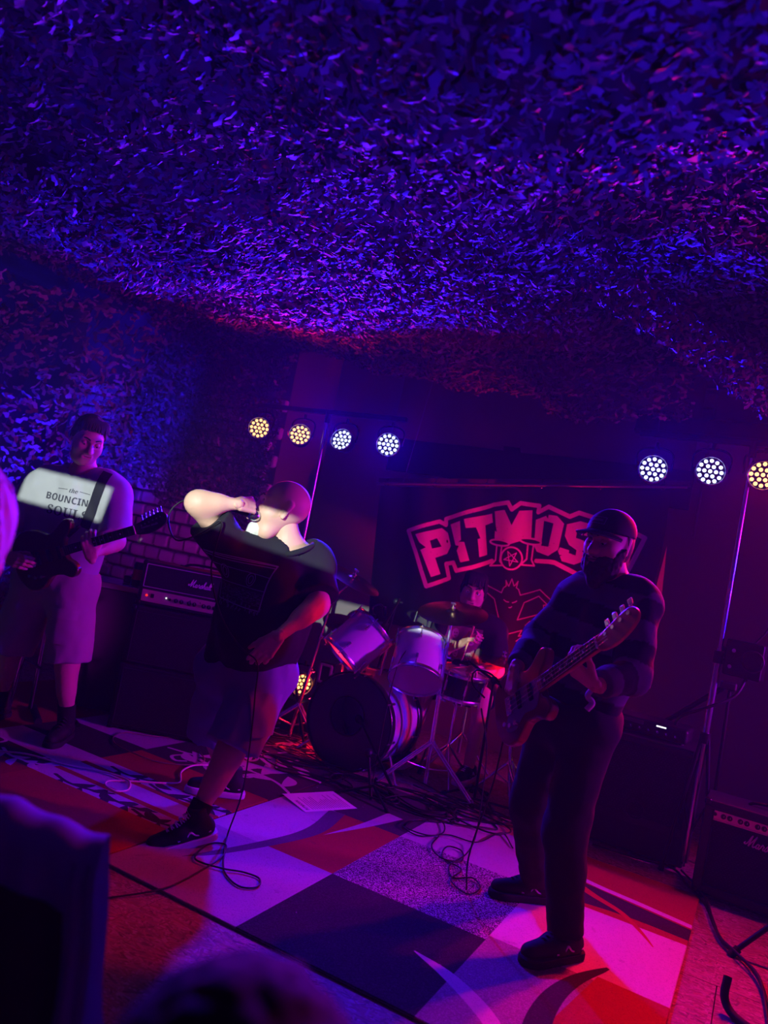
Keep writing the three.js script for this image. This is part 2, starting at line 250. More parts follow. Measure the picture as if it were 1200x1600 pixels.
function ceilingNet(x, z) {
  let y = 2.86 + 0.10 * noise(x * 0.9 + 3, z * 0.9, 2) + 0.05 * noise(x * 2.6, z * 2.6, 7);
  const drop = (d, near, far) => Math.exp(-Math.sqrt(d * d + 0.004) / (d > 0 ? near : far));
  y -= 0.42 * drop(x + 3.0 - 0.1 * (z + 2.2), 0.75, 0.2) * sst(z, -3.7, -2.7) * (1 - sst(z, -1.2, -0.2));       // ridge that hangs along the left
  y -= 0.34 * drop(z + 2.05 + 0.08 * Math.sin(x * 3), 3.0, 0.22) * sst(x, -1.9, -0.8);                            // ridge that hangs across the right, a hollow behind it
  y += 0.2 * sst(-z, 2.3, 2.8) * (1 - sst(-z, 4.2, 5.0)) * sst(x, -1.3, -0.4);
  y -= 0.34 * sst(-z, 4.3, 5.2) * (0.35 + 0.65 * sst(x, -2.1, -0.9) * (1 - sst(x, -0.5, 0.3))) * (x > -4 ? 1 : 0.5);
  return y;
}
netting('camouflage_net', 'camouflage net with curled leaf scraps slung under the whole ceiling', (u, v) => {
  const x = -4.55 + u * 6.6, far = -4.95 - 0.3 * Math.sin(x * 2.1) - (x > -1.6 && x < -0.6 ? 0.25 : 0), z = 0.6 + v * (far - 0.6);
  return [x, ceilingNet(x, z), z];
}, 46, 60, 72000, 0.05, 300);
netting('camouflage_net', 'camouflage net hanging in folds down the left side wall behind the guitar player', (u, v) => {
  const z = -0.4 - u * 4.5, top = 2.78 + 0.1 * Math.sin(u * 9), bottom = 0.7 + 0.25 * Math.sin(u * 7), y = top + v * (bottom - top);
  return [-5.15 + 0.22 * Math.sin(u * 17 + v * 2) * (0.3 + 0.7 * v) + 0.75 * (1 - v) ** 3 + 0.05 * noise(z * 3, y * 3, 4), y, z];
}, 40, 40, 6000, 0.075, 0);
netting('camouflage_net', 'dark camouflage net hanging in front of the white brick wall', (u, v) => {
  const x = -5.25 + u * 1.62, hem = 1.55 - 0.42 * sst(u, 0.25, 1) + 0.08 * Math.sin(u * 15), top = 2.9, y = top + v * (hem - top);
  return [x, y, -4.98 + 0.08 * Math.sin(u * 14 + v) + 0.05 * noise(x * 4, y * 3, 1)];
}, 26, 34, 6500, 0.058, 0);
netting('camouflage_net', 'strip of camouflage net with a lit hem at the right under the ceiling', (u, v) => {
  const x = -0.95 + u * 0.95, z = -3.1 - u * 1.5, y = 2.92 - 0.25 * u - v * 0.2 + 0.03 * noise(x * 6, v * 3, 2);
  return [x + 0.03 * Math.sin(v * 6), y, z - v * 0.1];
}, 16, 6, 900, 0.05, 0);
// cloth above the banner
{
  const g = new THREE.PlaneGeometry(2.6, 0.86, 90, 40), p = g.attributes.position;
  for (let i = 0; i < p.count; i++) { const x = p.getX(i), y = p.getY(i), fan = Math.atan2(x + 0.75, 0.62 - y); p.setZ(i, 0.028 * Math.sin(fan * 9) * (0.3 + 0.5 * (0.43 - y)) + 0.02 * noise(x * 2, y * 3, 4)); }
  g.computeVertexNormals();
  const t = thing('cloth_drape', 'plain stretched cloth fixed across the wall above the banner', 'cloth drape', [-2.0, 2.92, -6.2]);
  mesh('cloth', g, std(0x7c6a66, 0.9, 0, { side: THREE.DoubleSide, bumpMap: clothBump, bumpScale: 0.001 }), t);
  mesh('batten', box(2.64, 0.05, 0.03, 0.004, [0, 0.44, 0.02]), std(0x2e2320, 0.7), t);
  mesh('hem_board', box(2.64, 0.34, 0.02, 0.004, [0, -0.56, -0.03]), std(0x17131a, 0.9), t);
}
// ---------- banner ----------
{
  const x0 = -3.09, x1 = -0.68, y0 = 0.8, y1 = 2.3, S = 640;
  const INKC = '#d9a6c6', map = canvasTexture(Math.round((x1 - x0) * S), Math.round((y1 - y0) * S), (c, W, H) => {
    c.fillStyle = '#08080c'; c.fillRect(0, 0, W, H); c.lineJoin = 'round'; c.lineCap = 'round';
    const path = (p) => { c.beginPath(); p.forEach(([x, y], i) => c[i ? 'lineTo' : 'moveTo']((x - x0) * S, (y1 - y) * S)); };
    const line = (p, w, col = INKC) => { path(p); c.strokeStyle = col; c.lineWidth = w * S; c.stroke(); }, fill = (p, col = INKC) => { path(p); c.closePath(); c.fillStyle = col; c.fill(); };
    line([[-2.74, 1.65], [-2.5, 1.77], [-2.44, 1.75], [-2.45, 1.8], [-2.07, 1.97], [-1.94, 2.0], [-1.9, 1.95], [-1.84, 2.01], [-1.69, 2.01], [-1.69, 1.96], [-1.61, 2.01], [-1.44, 1.96], [-1.38, 2.0], [-1.32, 1.99], [-1.2, 1.97], [-1.06, 1.95], [-0.89, 1.89], [-0.97, 1.62], [-1.01, 1.49], [-1.25, 1.51], [-1.33, 1.55], [-1.49, 1.6], [-1.53, 1.6], [-1.64, 1.59]], 0.034);
    line([[-2.0, 1.53], [-2.15, 1.45], [-2.27, 1.4], [-2.31, 1.46], [-2.37, 1.44], [-2.32, 1.33], [-2.49, 1.23], [-2.63, 1.48], [-2.74, 1.65]], 0.034);
    const letters = [
      [[-2.67, 1.63], [-2.47, 1.72], [-2.41, 1.69], [-2.36, 1.59], [-2.38, 1.52], [-2.47, 1.47], [-2.4, 1.35], [-2.47, 1.31], [-2.59, 1.5], [-2.6, 1.51], [-2.56, 1.54], [-2.62, 1.57]],
      [[-2.4, 1.76], [-2.32, 1.8], [-2.28, 1.65], [-2.3, 1.63], [-2.25, 1.64], [-2.18, 1.5], [-2.25, 1.47], [-2.3, 1.56], [-2.29, 1.6], [-2.32, 1.6]],
      [[-2.29, 1.82], [-2.07, 1.9], [-2.05, 1.83], [-2.11, 1.8], [-2.05, 1.57], [-2.11, 1.54], [-2.15, 1.68], [-2.13, 1.69], [-2.18, 1.77], [-2.26, 1.75]],
      [[-2.05, 1.92], [-1.96, 1.94], [-1.88, 1.83], [-1.84, 1.95], [-1.74, 1.97], [-1.71, 1.74], [-1.8, 1.73], [-1.79, 1.72], [-1.87, 1.68], [-1.93, 1.71], [-2.01, 1.7], [-2.02, 1.77], [-2.0, 1.76], [-2.02, 1.81]],
      [[-1.7, 1.9], [-1.62, 1.94], [-1.6, 1.92], [-1.6, 1.95], [-1.53, 1.95], [-1.47, 1.9], [-1.48, 1.7], [-1.55, 1.64], [-1.65, 1.66], [-1.68, 1.7]],
      [[-1.45, 1.9], [-1.36, 1.94], [-1.28, 1.93], [-1.25, 1.89], [-1.25, 1.83], [-1.32, 1.84], [-1.31, 1.86], [-1.37, 1.86], [-1.37, 1.81], [-1.31, 1.8], [-1.27, 1.74], [-1.28, 1.65], [-1.35, 1.61], [-1.44, 1.62], [-1.48, 1.69], [-1.47, 1.72], [-1.4, 1.71], [-1.4, 1.69], [-1.35, 1.68], [-1.35, 1.72], [-1.41, 1.75], [-1.45, 1.81]],
      [[-1.23, 1.93], [-1.15, 1.91], [-1.16, 1.82], [-1.06, 1.81], [-1.05, 1.89], [-0.96, 1.87], [-0.97, 1.62], [-1.06, 1.63], [-1.06, 1.74], [-1.16, 1.75], [-1.17, 1.58], [-1.28, 1.59]]];
    letters.forEach((p) => fill(p));
    fill([[-2.54, 1.6], [-2.49, 1.63], [-2.44, 1.57], [-2.51, 1.54]], '#08080c'); fill([[-1.63, 1.9], [-1.55, 1.89], [-1.56, 1.71], [-1.62, 1.71]], '#08080c');
    for (const [a, b] of [[[-2.01, 1.49], [-1.9, 1.51]], [[-1.76, 1.54], [-1.65, 1.55]]]) { const dx = a[0], dy = a[1]; const p = [[dx, dy], [dx + 0.04, dy + 0.05], [dx + 0.03, dy + 0.17], [dx + 0.075, dy + 0.17], [dx + 0.08, dy + 0.05], [b[0], b[1]]]; fill(p, '#08080c'); line([...p, p[0]], 0.014); c.beginPath(); c.ellipse((dx + 0.05 - x0) * S, (y1 - dy - 0.19) * S, 0.085 * S, 0.022 * S, 0, 0, 7); c.fillStyle = '#08080c'; c.fill(); c.lineWidth = 0.015 * S; c.stroke(); }
    c.beginPath(); c.arc((-1.84 - x0) * S, (y1 - 1.575) * S, 0.086 * S, 0, 7); c.fillStyle = '#08080c'; c.fill(); c.lineWidth = 0.014 * S; c.strokeStyle = INKC; c.stroke();
    c.beginPath(); for (let i = 0; i < 6; i++) { const a = Math.PI / 2 + i * 2 * Math.PI * 2 / 5; c[i ? 'lineTo' : 'moveTo']((-1.84 - x0 + 0.06 * Math.cos(a)) * S, (y1 - 1.575 + 0.06 * Math.sin(a)) * S); } c.lineWidth = 0.008 * S; c.stroke();
    line([[-2.07, 1.38], [-1.99, 1.33], [-1.87, 1.3], [-1.86, 1.34], [-1.84, 1.36], [-1.85, 1.4], [-1.83, 1.37], [-1.82, 1.36], [-1.805, 1.42], [-1.78, 1.37], [-1.77, 1.38], [-1.755, 1.41], [-1.76, 1.36], [-1.74, 1.35], [-1.72, 1.31], [-1.57, 1.38], [-1.47, 1.32], [-1.4, 1.26], [-1.41, 1.22], [-1.48, 1.19], [-1.51, 1.23], [-1.52, 1.27], [-1.49, 1.28], [-1.57, 1.33], [-1.68, 1.26], [-1.71, 1.12], [-1.56, 1.19], [-1.57, 1.17], [-1.52, 1.21], [-1.55, 1.08]], 0.009, '#8f7590');
    for (const p of [[[-2.0, 1.28], [-1.92, 1.24], [-1.86, 1.11], [-1.86, 1.07]], [[-1.84, 1.25], [-1.82, 1.24], [-1.8, 1.24]], [[-1.77, 1.24], [-1.75, 1.25], [-1.74, 1.26]], [[-1.79, 1.2], [-1.78, 1.2], [-1.77, 1.21]], [[-1.64, 1.09], [-1.61, 1.13], [-1.62, 1.09]], [[-1.83, 1.0], [-1.76, 1.0], [-1.66, 1.05], [-1.68, 1.0], [-1.63, 1.02], [-1.69, 0.96]], [[-1.57, 1.05], [-1.55, 1.03], [-1.58, 1.01], [-1.56, 0.99], [-1.51, 1.0]], [[-1.66, 0.94], [-1.67, 0.88], [-1.63, 0.85], [-1.62, 0.89], [-1.66, 0.89]], [[-1.49, 1.24], [-1.47, 1.23], [-1.45, 1.24]], [[-1.62, 0.93], [-1.5, 0.98]]]) line(p, 0.009, '#8f7590');
    c.fillStyle = '#08080c'; for (let i = 0; i < 900; i++) { const s = rr(0.4, 2.6); c.fillRect(rnd() * W, rnd() * H, s, s); }                     // worn flecks in the print
    for (const [x, y] of [[-2.62, 1.55], [-2.33, 1.6], [-2.4, 1.62], [-2.15, 1.7], [-1.52, 1.66], [-1.3, 1.72], [-1.46, 1.66], [-2.54, 1.36]]) { c.beginPath(); c.ellipse((x - x0) * S, (y1 - y) * S, rr(3, 12), rr(2, 5), rnd() * 3, 0, 7); c.fill(); }
  });
  const t = thing('band_banner', 'black cloth banner with arched pink band lettering hung behind the drums', 'banner', [-1.9, 0, -5.75]);
  const nx = 120, ny = 70, g = new THREE.PlaneGeometry(1, 1, nx, ny), p = g.attributes.position, uv = g.attributes.uv;
  for (let i = 0; i < p.count; i++) {
    const a = p.getX(i) + 0.5, b = p.getY(i) + 0.5, xr = -0.78 + 0.06 * Math.sin(b * 3) * b - 0.03 * (1 - b), xl = -3.06 + 0.1 * (1 - b), x = xl + a * (xr - xl), top = 1.985 + (x + 3.07) * 0.118, y = 0.87 + b * (top - 0.87);
    uv.setXY(i, (x - x0) / (x1 - x0), (y - y0) / (y1 - y0));
    p.setXYZ(i, x + 1.9, y, (0.022 * Math.sin(a * 38 + 2 * b) * (0.35 + 0.5 * b) + 0.03 * Math.sin(a * 9 + b * 2)) + 0.16 * sst(a, 0.9, 1) * (1 - b) ** 1.5);
  }
  g.computeVertexNormals();
  mesh('printed_cloth', g, phys(0xffffff, 0.55, 0, { map, side: THREE.DoubleSide, bumpMap: clothBump, bumpScale: 0.0006 }), t);
  const fold = new THREE.PlaneGeometry(1, 1, 6, 30), q = fold.attributes.position;
  for (let i = 0; i < q.count; i++) { const a = q.getX(i) + 0.5, b = q.getY(i) + 0.5, x = -0.80 + 0.07 * b + a * 0.13 * (1 - b), y = 0.86 + b * 1.0; q.setXYZ(i, x + 1.9, y, 0.16 * (1 - b) ** 1.5 - a * 0.1 * (1 - b)); }
  fold.computeVertexNormals(); mesh('folded_edge', fold, std(0x9a8d92, 0.8, 0, { side: THREE.DoubleSide }), t).userData.label = 'pale turned-back edge of the banner';
  const r = thing('hanging_rail', 'thin horizontal metal rail that carries the black banner', 'rail', [-1.9, 0, -5.75]);
  mesh('rail', rod([-1.22, 2.0, 0.02], [1.24, 2.29, 0.02], 0.011), std(0x8d8086, 0.35, 0.7), r);
  mesh('rail_board', box(2.5, 0.045, 0.02, 0.004, [0, 0, 0], [0, 0, 0.117]).translate(0.01, 2.18, -0.04), std(0x554850, 0.8), r);
  for (let i = 0; i < 6; i++) { const x = -1.12 + i * 0.44, y = 2.0 + (x + 1.22) * 0.118; mesh('ring_hook', [new THREE.TorusGeometry(0.018, 0.0035, 6, 14).translate(x, y - 0.004, 0.02), rod([x, y + 0.012, 0.02], [x, y + 0.05, 0.0], 0.003)], M.steel, r); }
  mesh('wire', [rod([-0.98, 2.05, 0], [-0.86, 3.2, 0], 0.002), rod([1.0, 2.28, 0], [0.95, 3.2, 0], 0.002)], M.wire, r);
}
// ---------- par lamps on T-bars ----------
const ledRed = std(0x301008, 0.4, 0, { emissive: new THREE.Color().setRGB(1, 0.5, 0.14), emissiveIntensity: 3 }), ledBlue = std(0x101830, 0.4, 0, { emissive: new THREE.Color().setRGB(0.62, 0.7, 1), emissiveIntensity: 2.6 });
const ledGeo = new THREE.SphereGeometry(0.0115, 10, 6, 0, Math.PI * 2, 0, Math.PI / 2).rotateX(Math.PI / 2).scale(1, 1, 0.6);
function parLamp(label, at, aim, kind, factor, half, group, power = POWER[kind]) {
  const t = thing('par_lamp', label, 'stage light', at, 0, group);
  const dir = V(aim).sub(V(at)).normalize(), q = new THREE.Quaternion().setFromUnitVectors(V(0, 0, 1), dir);
  const h = new THREE.Group(); h.name = 'lamp_head'; h.quaternion.copy(q); t.add(h);
  mesh('can', lathe([[0, -0.1], [0.05, -0.1], [0.07, -0.075], [0.08, -0.04], [0.086, 0.02], [0.086, 0.03], [0.08, 0.03], [0.078, 0.012], [0, 0.012]]).rotateX(Math.PI / 2), M.blackMetal, h);
  const led = kind === 'red' ? ledRed : ledBlue;
  for (let i = 0; i < 19; i++) { const r = i === 0 ? 0 : i < 7 ? 0.032 : 0.062, a = i < 7 ? i * Math.PI / 3 : (i - 7) * Math.PI / 6; const l = mesh('led', ledGeo, led, h); l.position.set(r * Math.cos(a), r * Math.sin(a), 0.013); }
  mesh('rim', ring(0.083, 0.005).rotateX(Math.PI / 2).translate(0, 0, 0.03), M.steel, h);
  mesh('yoke', [tube([[-0.1, 0, -0.02], [-0.1, 0.1, -0.02], [-0.06, 0.13, -0.02], [0.06, 0.13, -0.02], [0.1, 0.1, -0.02], [0.1, 0, -0.02]], 0.007), rod([0, 0.13, -0.02], [0, 0.17, -0.02], 0.012)], M.blackMetal, t);
  const s = new THREE.SpotLight({ red: RED, blue: BLUE, violet: VIOLET }[kind], power * factor, 0, half * Math.PI / 180, 0.85, 2); s.name = 'lamp_light';
  s.position.set(...V(at).addScaledVector(dir, 0.06).toArray()); s.target.position.set(...V(at).addScaledVector(dir, 2).toArray()); s.target.updateMatrixWorld();
  s.castShadow = true; s.shadow.radius = 3; s.shadow.mapSize.set(1024, 1024); s.shadow.bias = -0.002; s.name = numbered('par_light'); scene.add(s);
  return t;
}
const barLabels = [['leftmost round stage lamp glowing orange-red on the left bar', 'second stage lamp from the left, orange-red and tipped down', 'third stage lamp from the left, blue-white with separate points', 'dazzling blue-white stage lamp at the right end of the left bar'],
  ['brightest blue-white stage lamp above the bass player\'s cap on the right bar', 'middle blue-white stage lamp of the right bar, turned aside', 'red stage lamp cut by the right edge of the picture', 'red stage lamp at the outer end of the right bar']];
function lightStand(label, x, y, z, half, bars, spread = 0.5) {
  const t = thing('light_stand', label, 'light stand', [x, 0, z]);
  mesh('pole', [rod([0, 0.06, 0], [0, 1.25, 0], 0.019), rod([0, 1.2, 0], [0, y + 0.17, 0], 0.014)], M.steel, t);
  mesh('collar', [rod([0, 1.17, 0], [0, 1.24, 0], 0.028), rod([0, 0.72, 0], [0, 0.78, 0], 0.03), rod([0.02, 1.2, 0], [0.07, 1.2, 0], 0.008)], M.blackMetal, t);
  for (let i = 0; i < 3; i++) { const a = i * 2.094 + 0.4, c = Math.cos(a), s = Math.sin(a); const l = mesh('leg', [rod([0.02 * c, 0.75, 0.02 * s], [spread * c, 0.03, spread * s], 0.011), rod([spread * 0.52 * c, 0.39, spread * 0.52 * s], [0, 0.2, 0], 0.007)], M.blackMetal, t); mesh('rubber_foot', rod([spread * 0.98 * c, 0.045, spread * 0.98 * s], [spread * 1.03 * c, 0.0, spread * 1.03 * s], 0.016), M.rubber, l); }
  mesh('crossbar', [box(half * 2, 0.035, 0.035, 0.004, [bars, y + 0.185, 0]), rod([0, y + 0.1, 0], [0, y + 0.19, 0], 0.022)], M.blackMetal, t);
  return t;
}
lightStand('tall chrome light stand behind the singer carrying four lamps', -3.14, 2.2, -4.82, 0.66, -0.0);
lightStand('tall chrome light stand between the amplifiers on the right', -0.235, 2.25, -4.77, 0.56, -0.07, 0.13);
LEFT_BAR.forEach((l, i) => parLamp(barLabels[0][i], l.slice(0, 3), l.slice(3, 6), l[6], l[7], l[8], 'stage lamps on the left bar'));
RIGHT_BAR.forEach((l, i) => parLamp(barLabels[1][i], l.slice(0, 3), l.slice(3, 6), l[6], l[7], l[8], 'stage lamps on the right bar'));
parLamp('small orange lamp near the floor behind the singer', [-3.0, 0.36, -4.95], [-1.9, 0.15, -4.2], 'red', 1, 62, undefined, POWER.floor);
{ const t = thing('lamp_box', 'small black box on the floor that holds up the low orange lamp', 'box', [-3.0, 0, -4.98]); mesh('box', box(0.16, 0.24, 0.16, 0.01, [0, 0.12, 0]), M.black, t); }
parLamp('red floor lamp tipped up at the banner behind the bass player\'s legs', [-1.1, 0.2, -5.3], [-2.25, 1.9, -5.75], 'red', 1, 36, undefined, POWER.up);
parLamp('blue floor lamp out of view at the left that washes the hanging net', [-4.3, 0.13, -2.6], [-5.2, 1.5, -3.8], 'blue', 1, 25, undefined, POWER.side);
parLamp('violet floor lamp out of view at the left that reaches the white bricks', [-4.25, 0.13, -2.3], [-4.5, 1.0, -5.3], 'violet', 1, 22, undefined, POWER.brick);
parLamp('blue floor lamp out of view at the left that shines up at the ceiling net', [-4.7, 0.13, -1.7], [-3.4, 2.6, -2.5], 'blue', 1, 20, undefined, POWER.roof);
parLamp('blue floor lamp out of view at the stage front that shines up at the net', [1.0, 0.13, -1.5], [-0.7, 2.5, -1.75], 'blue', 1, 30, undefined, POWER.apron);
lightStand('light stand out of view in the right wing', 2.7, 1.9, -4.85, 0.3, 0);
parLamp('red lamp on the wing stand, out of view at the right', [2.55, 1.9, -4.9], [-2.8, 0.9, -4.3], 'red', 0.95, 31, 'wing lamps', POWER.wing);
parLamp('blue lamp on the wing stand, out of view at the right', [2.85, 1.9, -4.8], [-2.8, 0.9, -4.2], 'blue', 1, 27, 'wing lamps', POWER.wing * 2);
{ // narrow white spot that hangs over the audience, its barn doors closed to a slit
  const at = [-0.75, 2.46, 2.5], nrm = V(0.012, 0.981, -0.193).normalize(), flat = V(-0.301, 0, -0.954), aim = V(at).add(flat.addScaledVector(nrm, -flat.dot(nrm)).multiplyScalar(3)).toArray();
  const t = thing('slit_spotlight', 'white spotlight with barn doors over the audience, out of view', 'stage light', at);
  const dir = V(aim).sub(V(at)).normalize(), h = new THREE.Group(); h.name = 'lamp_head'; t.add(h); basis(h, [0, 0, 0], nrm.clone().cross(dir).toArray(), dir.toArray());
  mesh('can', lathe([[0, -0.2], [0.08, -0.2], [0.09, 0], [0.088, 0], [0.078, -0.19], [0, -0.19]]).rotateX(Math.PI / 2), M.blackMetal, h);
  mesh('bulb', ball([0, 0, -0.06], 0.02), std(0x222222, 0.3, 0, { emissive: new THREE.Color(1, 1, 0.95), emissiveIntensity: 6 }), h);
  for (const [n, w, hh, x, y] of [['barn_door', 0.7, 0.3, 0, 0.1562], ['barn_door', 0.7, 0.3, 0, -0.1562], ['flag', 0.04, 0.1, 0.026, 0], ['barn_door', 0.24, 0.5, 0.201, 0], ['barn_door', 0.24, 0.5, -0.195, 0]]) mesh(n, box(w, hh, 0.003, 0.001, [x, y, 0.4]), M.black, h);
  const s = new THREE.SpotLight(WHITE, POWER.front, 0, 0.6, 0.2, 2); s.name = numbered('slit_light');
  s.position.set(...V(at).addScaledVector(dir, 0.0).toArray()); s.target.position.set(...aim); s.target.updateMatrixWorld(); s.castShadow = true; s.shadow.radius = 0.06; scene.add(s);
  mesh('hanger', rod([0, 0.05, 0], [0, 0.9, 0], 0.012), M.blackMetal, t);
}
// ---------- amplifiers ----------
const scriptStrokes = [[[-0.05, 0.35], [-0.12, 0.22], [0, 0.15], [0.12, 0.3], [0.22, 0.9], [0.27, 1]], [[0.27, 1], [0.27, 0.1], [0.28, 0.03]], [[0.28, 0.08], [0.6, 1]], [[0.6, 1], [0.56, 0.2], [0.62, 0.02], [0.75, 0.15]],
  [[1.03, 0.38], [0.9, 0.42], [0.82, 0.2], [0.9, 0.02], [1.0, 0.15], [1.04, 0.42], [1.03, 0.1], [1.1, 0.02], [1.18, 0.15]], [[1.18, 0.15], [1.27, 0.5], [1.32, 0.38], [1.42, 0.36], [1.39, 0.1], [1.46, 0.02], [1.54, 0.15]],
  [[1.54, 0.15], [1.68, 0.5], [1.75, 0.15], [1.64, 0], [1.57, 0.08]], [[1.72, 0.05], [1.86, 0.2], [2.02, 0.75], [1.98, 1], [1.91, 0.8], [1.9, 0.02]], [[1.9, 0.02], [1.96, 0.32], [2.06, 0.42], [2.1, 0.3], [2.09, 0.1], [2.16, 0.02], [2.24, 0.15]],
  [[2.46, 0.38], [2.34, 0.42], [2.26, 0.2], [2.34, 0.02], [2.44, 0.15], [2.48, 0.42], [2.47, 0.1], [2.54, 0.02], [2.62, 0.2]], [[2.62, 0.2], [2.78, 0.8], [2.74, 1], [2.66, 0.8], [2.66, 0.1], [2.72, 0.02], [2.8, 0.2]], [[2.8, 0.2], [2.96, 0.8], [2.92, 1], [2.84, 0.8], [2.84, 0.1], [2.9, 0.02], [3.02, 0.15]]];
function scriptLogo(h, x, y, z) { return merge(scriptStrokes.map((s) => tube(s.map(([u, v]) => [x + (u + v * 0.28) * h, y + v * h, z]), h * 0.052, false, s.length * 5, 5))); }
function frameStrip(w, h, x, y, z, t = 0.005) { return [box(w, t, t, 0.001, [x, y + h / 2, z]), box(w, t, t, 0.001, [x, y - h / 2, z]), box(t, h, t, 0.001, [x - w / 2, y, z]), box(t, h, t, 0.001, [x + w / 2, y, z])]; }
function knob(p, x, y, z, r = 0.0085) { const k = mesh('knob', [rod([x, y, z], [x, y, z + 0.014], r, r * 0.82, 16), rod([x, y, z - 0.002], [x, y, z + 0.002], r * 1.25, r * 1.25, 16)], M.knob, p); mesh('pointer', box(0.002, r, 0.003, 0.0006, [x + r * 0.25, y + r * 0.4, z + 0.0145]), M.logo, k); }
function corner(p, w, h, d, y0 = 0) { for (const sx of [-1, 1]) for (const sy of [0, 1]) mesh('corner_cap', box(0.035, 0.035, 0.035, 0.012, [sx * (w / 2 - 0.014), y0 + (sy ? h - 0.014 : 0.014), d / 2 - 0.014]), M.blackMetal, p); }
const pilotRed = std(0x400000, 0.3, 0, { emissive: 0xff2a18, emissiveIntensity: 1.6 }), pilotWhite = std(0x404040, 0.3, 0, { emissive: 0xf4f6ff, emissiveIntensity: 1.6 });
{ // half stack on the left
  const yaw = 28 * Math.PI / 180, c = [-3.33, 0, -4.03];
  const cab = thing('speaker_cabinet', 'tall black speaker cabinet under the amplifier head by the brick wall', 'speaker cabinet', c, yaw);
  mesh('cabinet', [box(0.76, 0.4, 0.36, 0.012, [0, 0.225, 0]), box(0.76, 0.37, 0.33, 0.012, [0, 0.61, -0.015])], M.vinyl, cab);
  mesh('speaker_grille', [box(0.69, 0.35, 0.012, 0.003, [0, 0.225, 0.178]), box(0.69, 0.32, 0.012, 0.003, [0, 0.605, 0.148])], M.grille, cab);
  mesh('piping', [...frameStrip(0.69, 0.35, 0, 0.225, 0.186, 0.004), ...frameStrip(0.69, 0.32, 0, 0.605, 0.156, 0.004)], std(0x2a2a2c, 0.6), cab);
  corner(cab, 0.76, 0.795, 0.34); for (const s of [-1, 1]) mesh('side_handle', box(0.01, 0.05, 0.16, 0.004, [s * 0.381, 0.56, 0]), M.blackMetal, cab);
  for (const x of [-0.3, 0.3]) for (const z of [-0.12, 0.12]) mesh('rubber_foot', rod([x, 0, z], [x, 0.03, z], 0.022), M.rubber, cab);
  mesh('jack_plug', [rod([0.3, 0.44, 0.19], [0.3, 0.44, 0.23], 0.008)], M.steel, cab);
  const hd = thing('amplifier_head', 'black amplifier head with gold knob panel on the tall speaker cabinet', 'guitar amplifier', [c[0], 0.798, c[2]], yaw);
  mesh('case', box(0.75, 0.28, 0.23, 0.016, [0, 0.148, 0.02]), M.vinyl, hd);
  for (const x of [-0.3, 0.3]) mesh('rubber_foot', rod([x, 0, 0.02], [x, 0.012, 0.02], 0.02), M.rubber, hd);
  mesh('front_cloth', box(0.69, 0.145, 0.008, 0.002, [0, 0.197, 0.135]), M.grille, hd);
  mesh('piping', frameStrip(0.69, 0.145, 0, 0.197, 0.14, 0.004), M.piping, hd);
  mesh('script_logo', scriptLogo(0.048, -0.06, 0.175, 0.143), M.logo, hd);
  const pl = mesh('control_panel', box(0.69, 0.075, 0.008, 0.002, [0, 0.068, 0.136]), M.plate, hd);
  for (const x of [-0.12, -0.085, -0.035, 0.0, 0.06, 0.095, 0.13, 0.19, 0.225, 0.28, 0.31]) knob(pl, x, 0.068, 0.14, 0.011);
  mesh('switch', [box(0.022, 0.026, 0.012, 0.002, [-0.275, 0.072, 0.14]), box(0.016, 0.016, 0.01, 0.002, [-0.16, 0.068, 0.14])], M.knob, pl);
  mesh('pilot_light', ball([-0.312, 0.07, 0.141], 0.0075), pilotRed, pl); mesh('channel_light', ball([-0.185, 0.074, 0.141], 0.005), pilotWhite, pl);
  for (const x of [-0.02, 0.045, 0.16, 0.25]) mesh('socket', rod([x - 0.01, 0.085, 0.138], [x - 0.01, 0.085, 0.142], 0.004), M.knob, pl);
  mesh('handle', [tube([[-0.14, 0.288, 0.02], [-0.1, 0.306, 0.02], [0.1, 0.306, 0.02], [0.14, 0.288, 0.02]], 0.009), box(0.05, 0.01, 0.03, 0.003, [-0.14, 0.29, 0.02]), box(0.05, 0.01, 0.03, 0.003, [0.14, 0.29, 0.02])], M.blackMetal, hd);
  corner(hd, 0.75, 0.28, 0.27, 0.008);
}
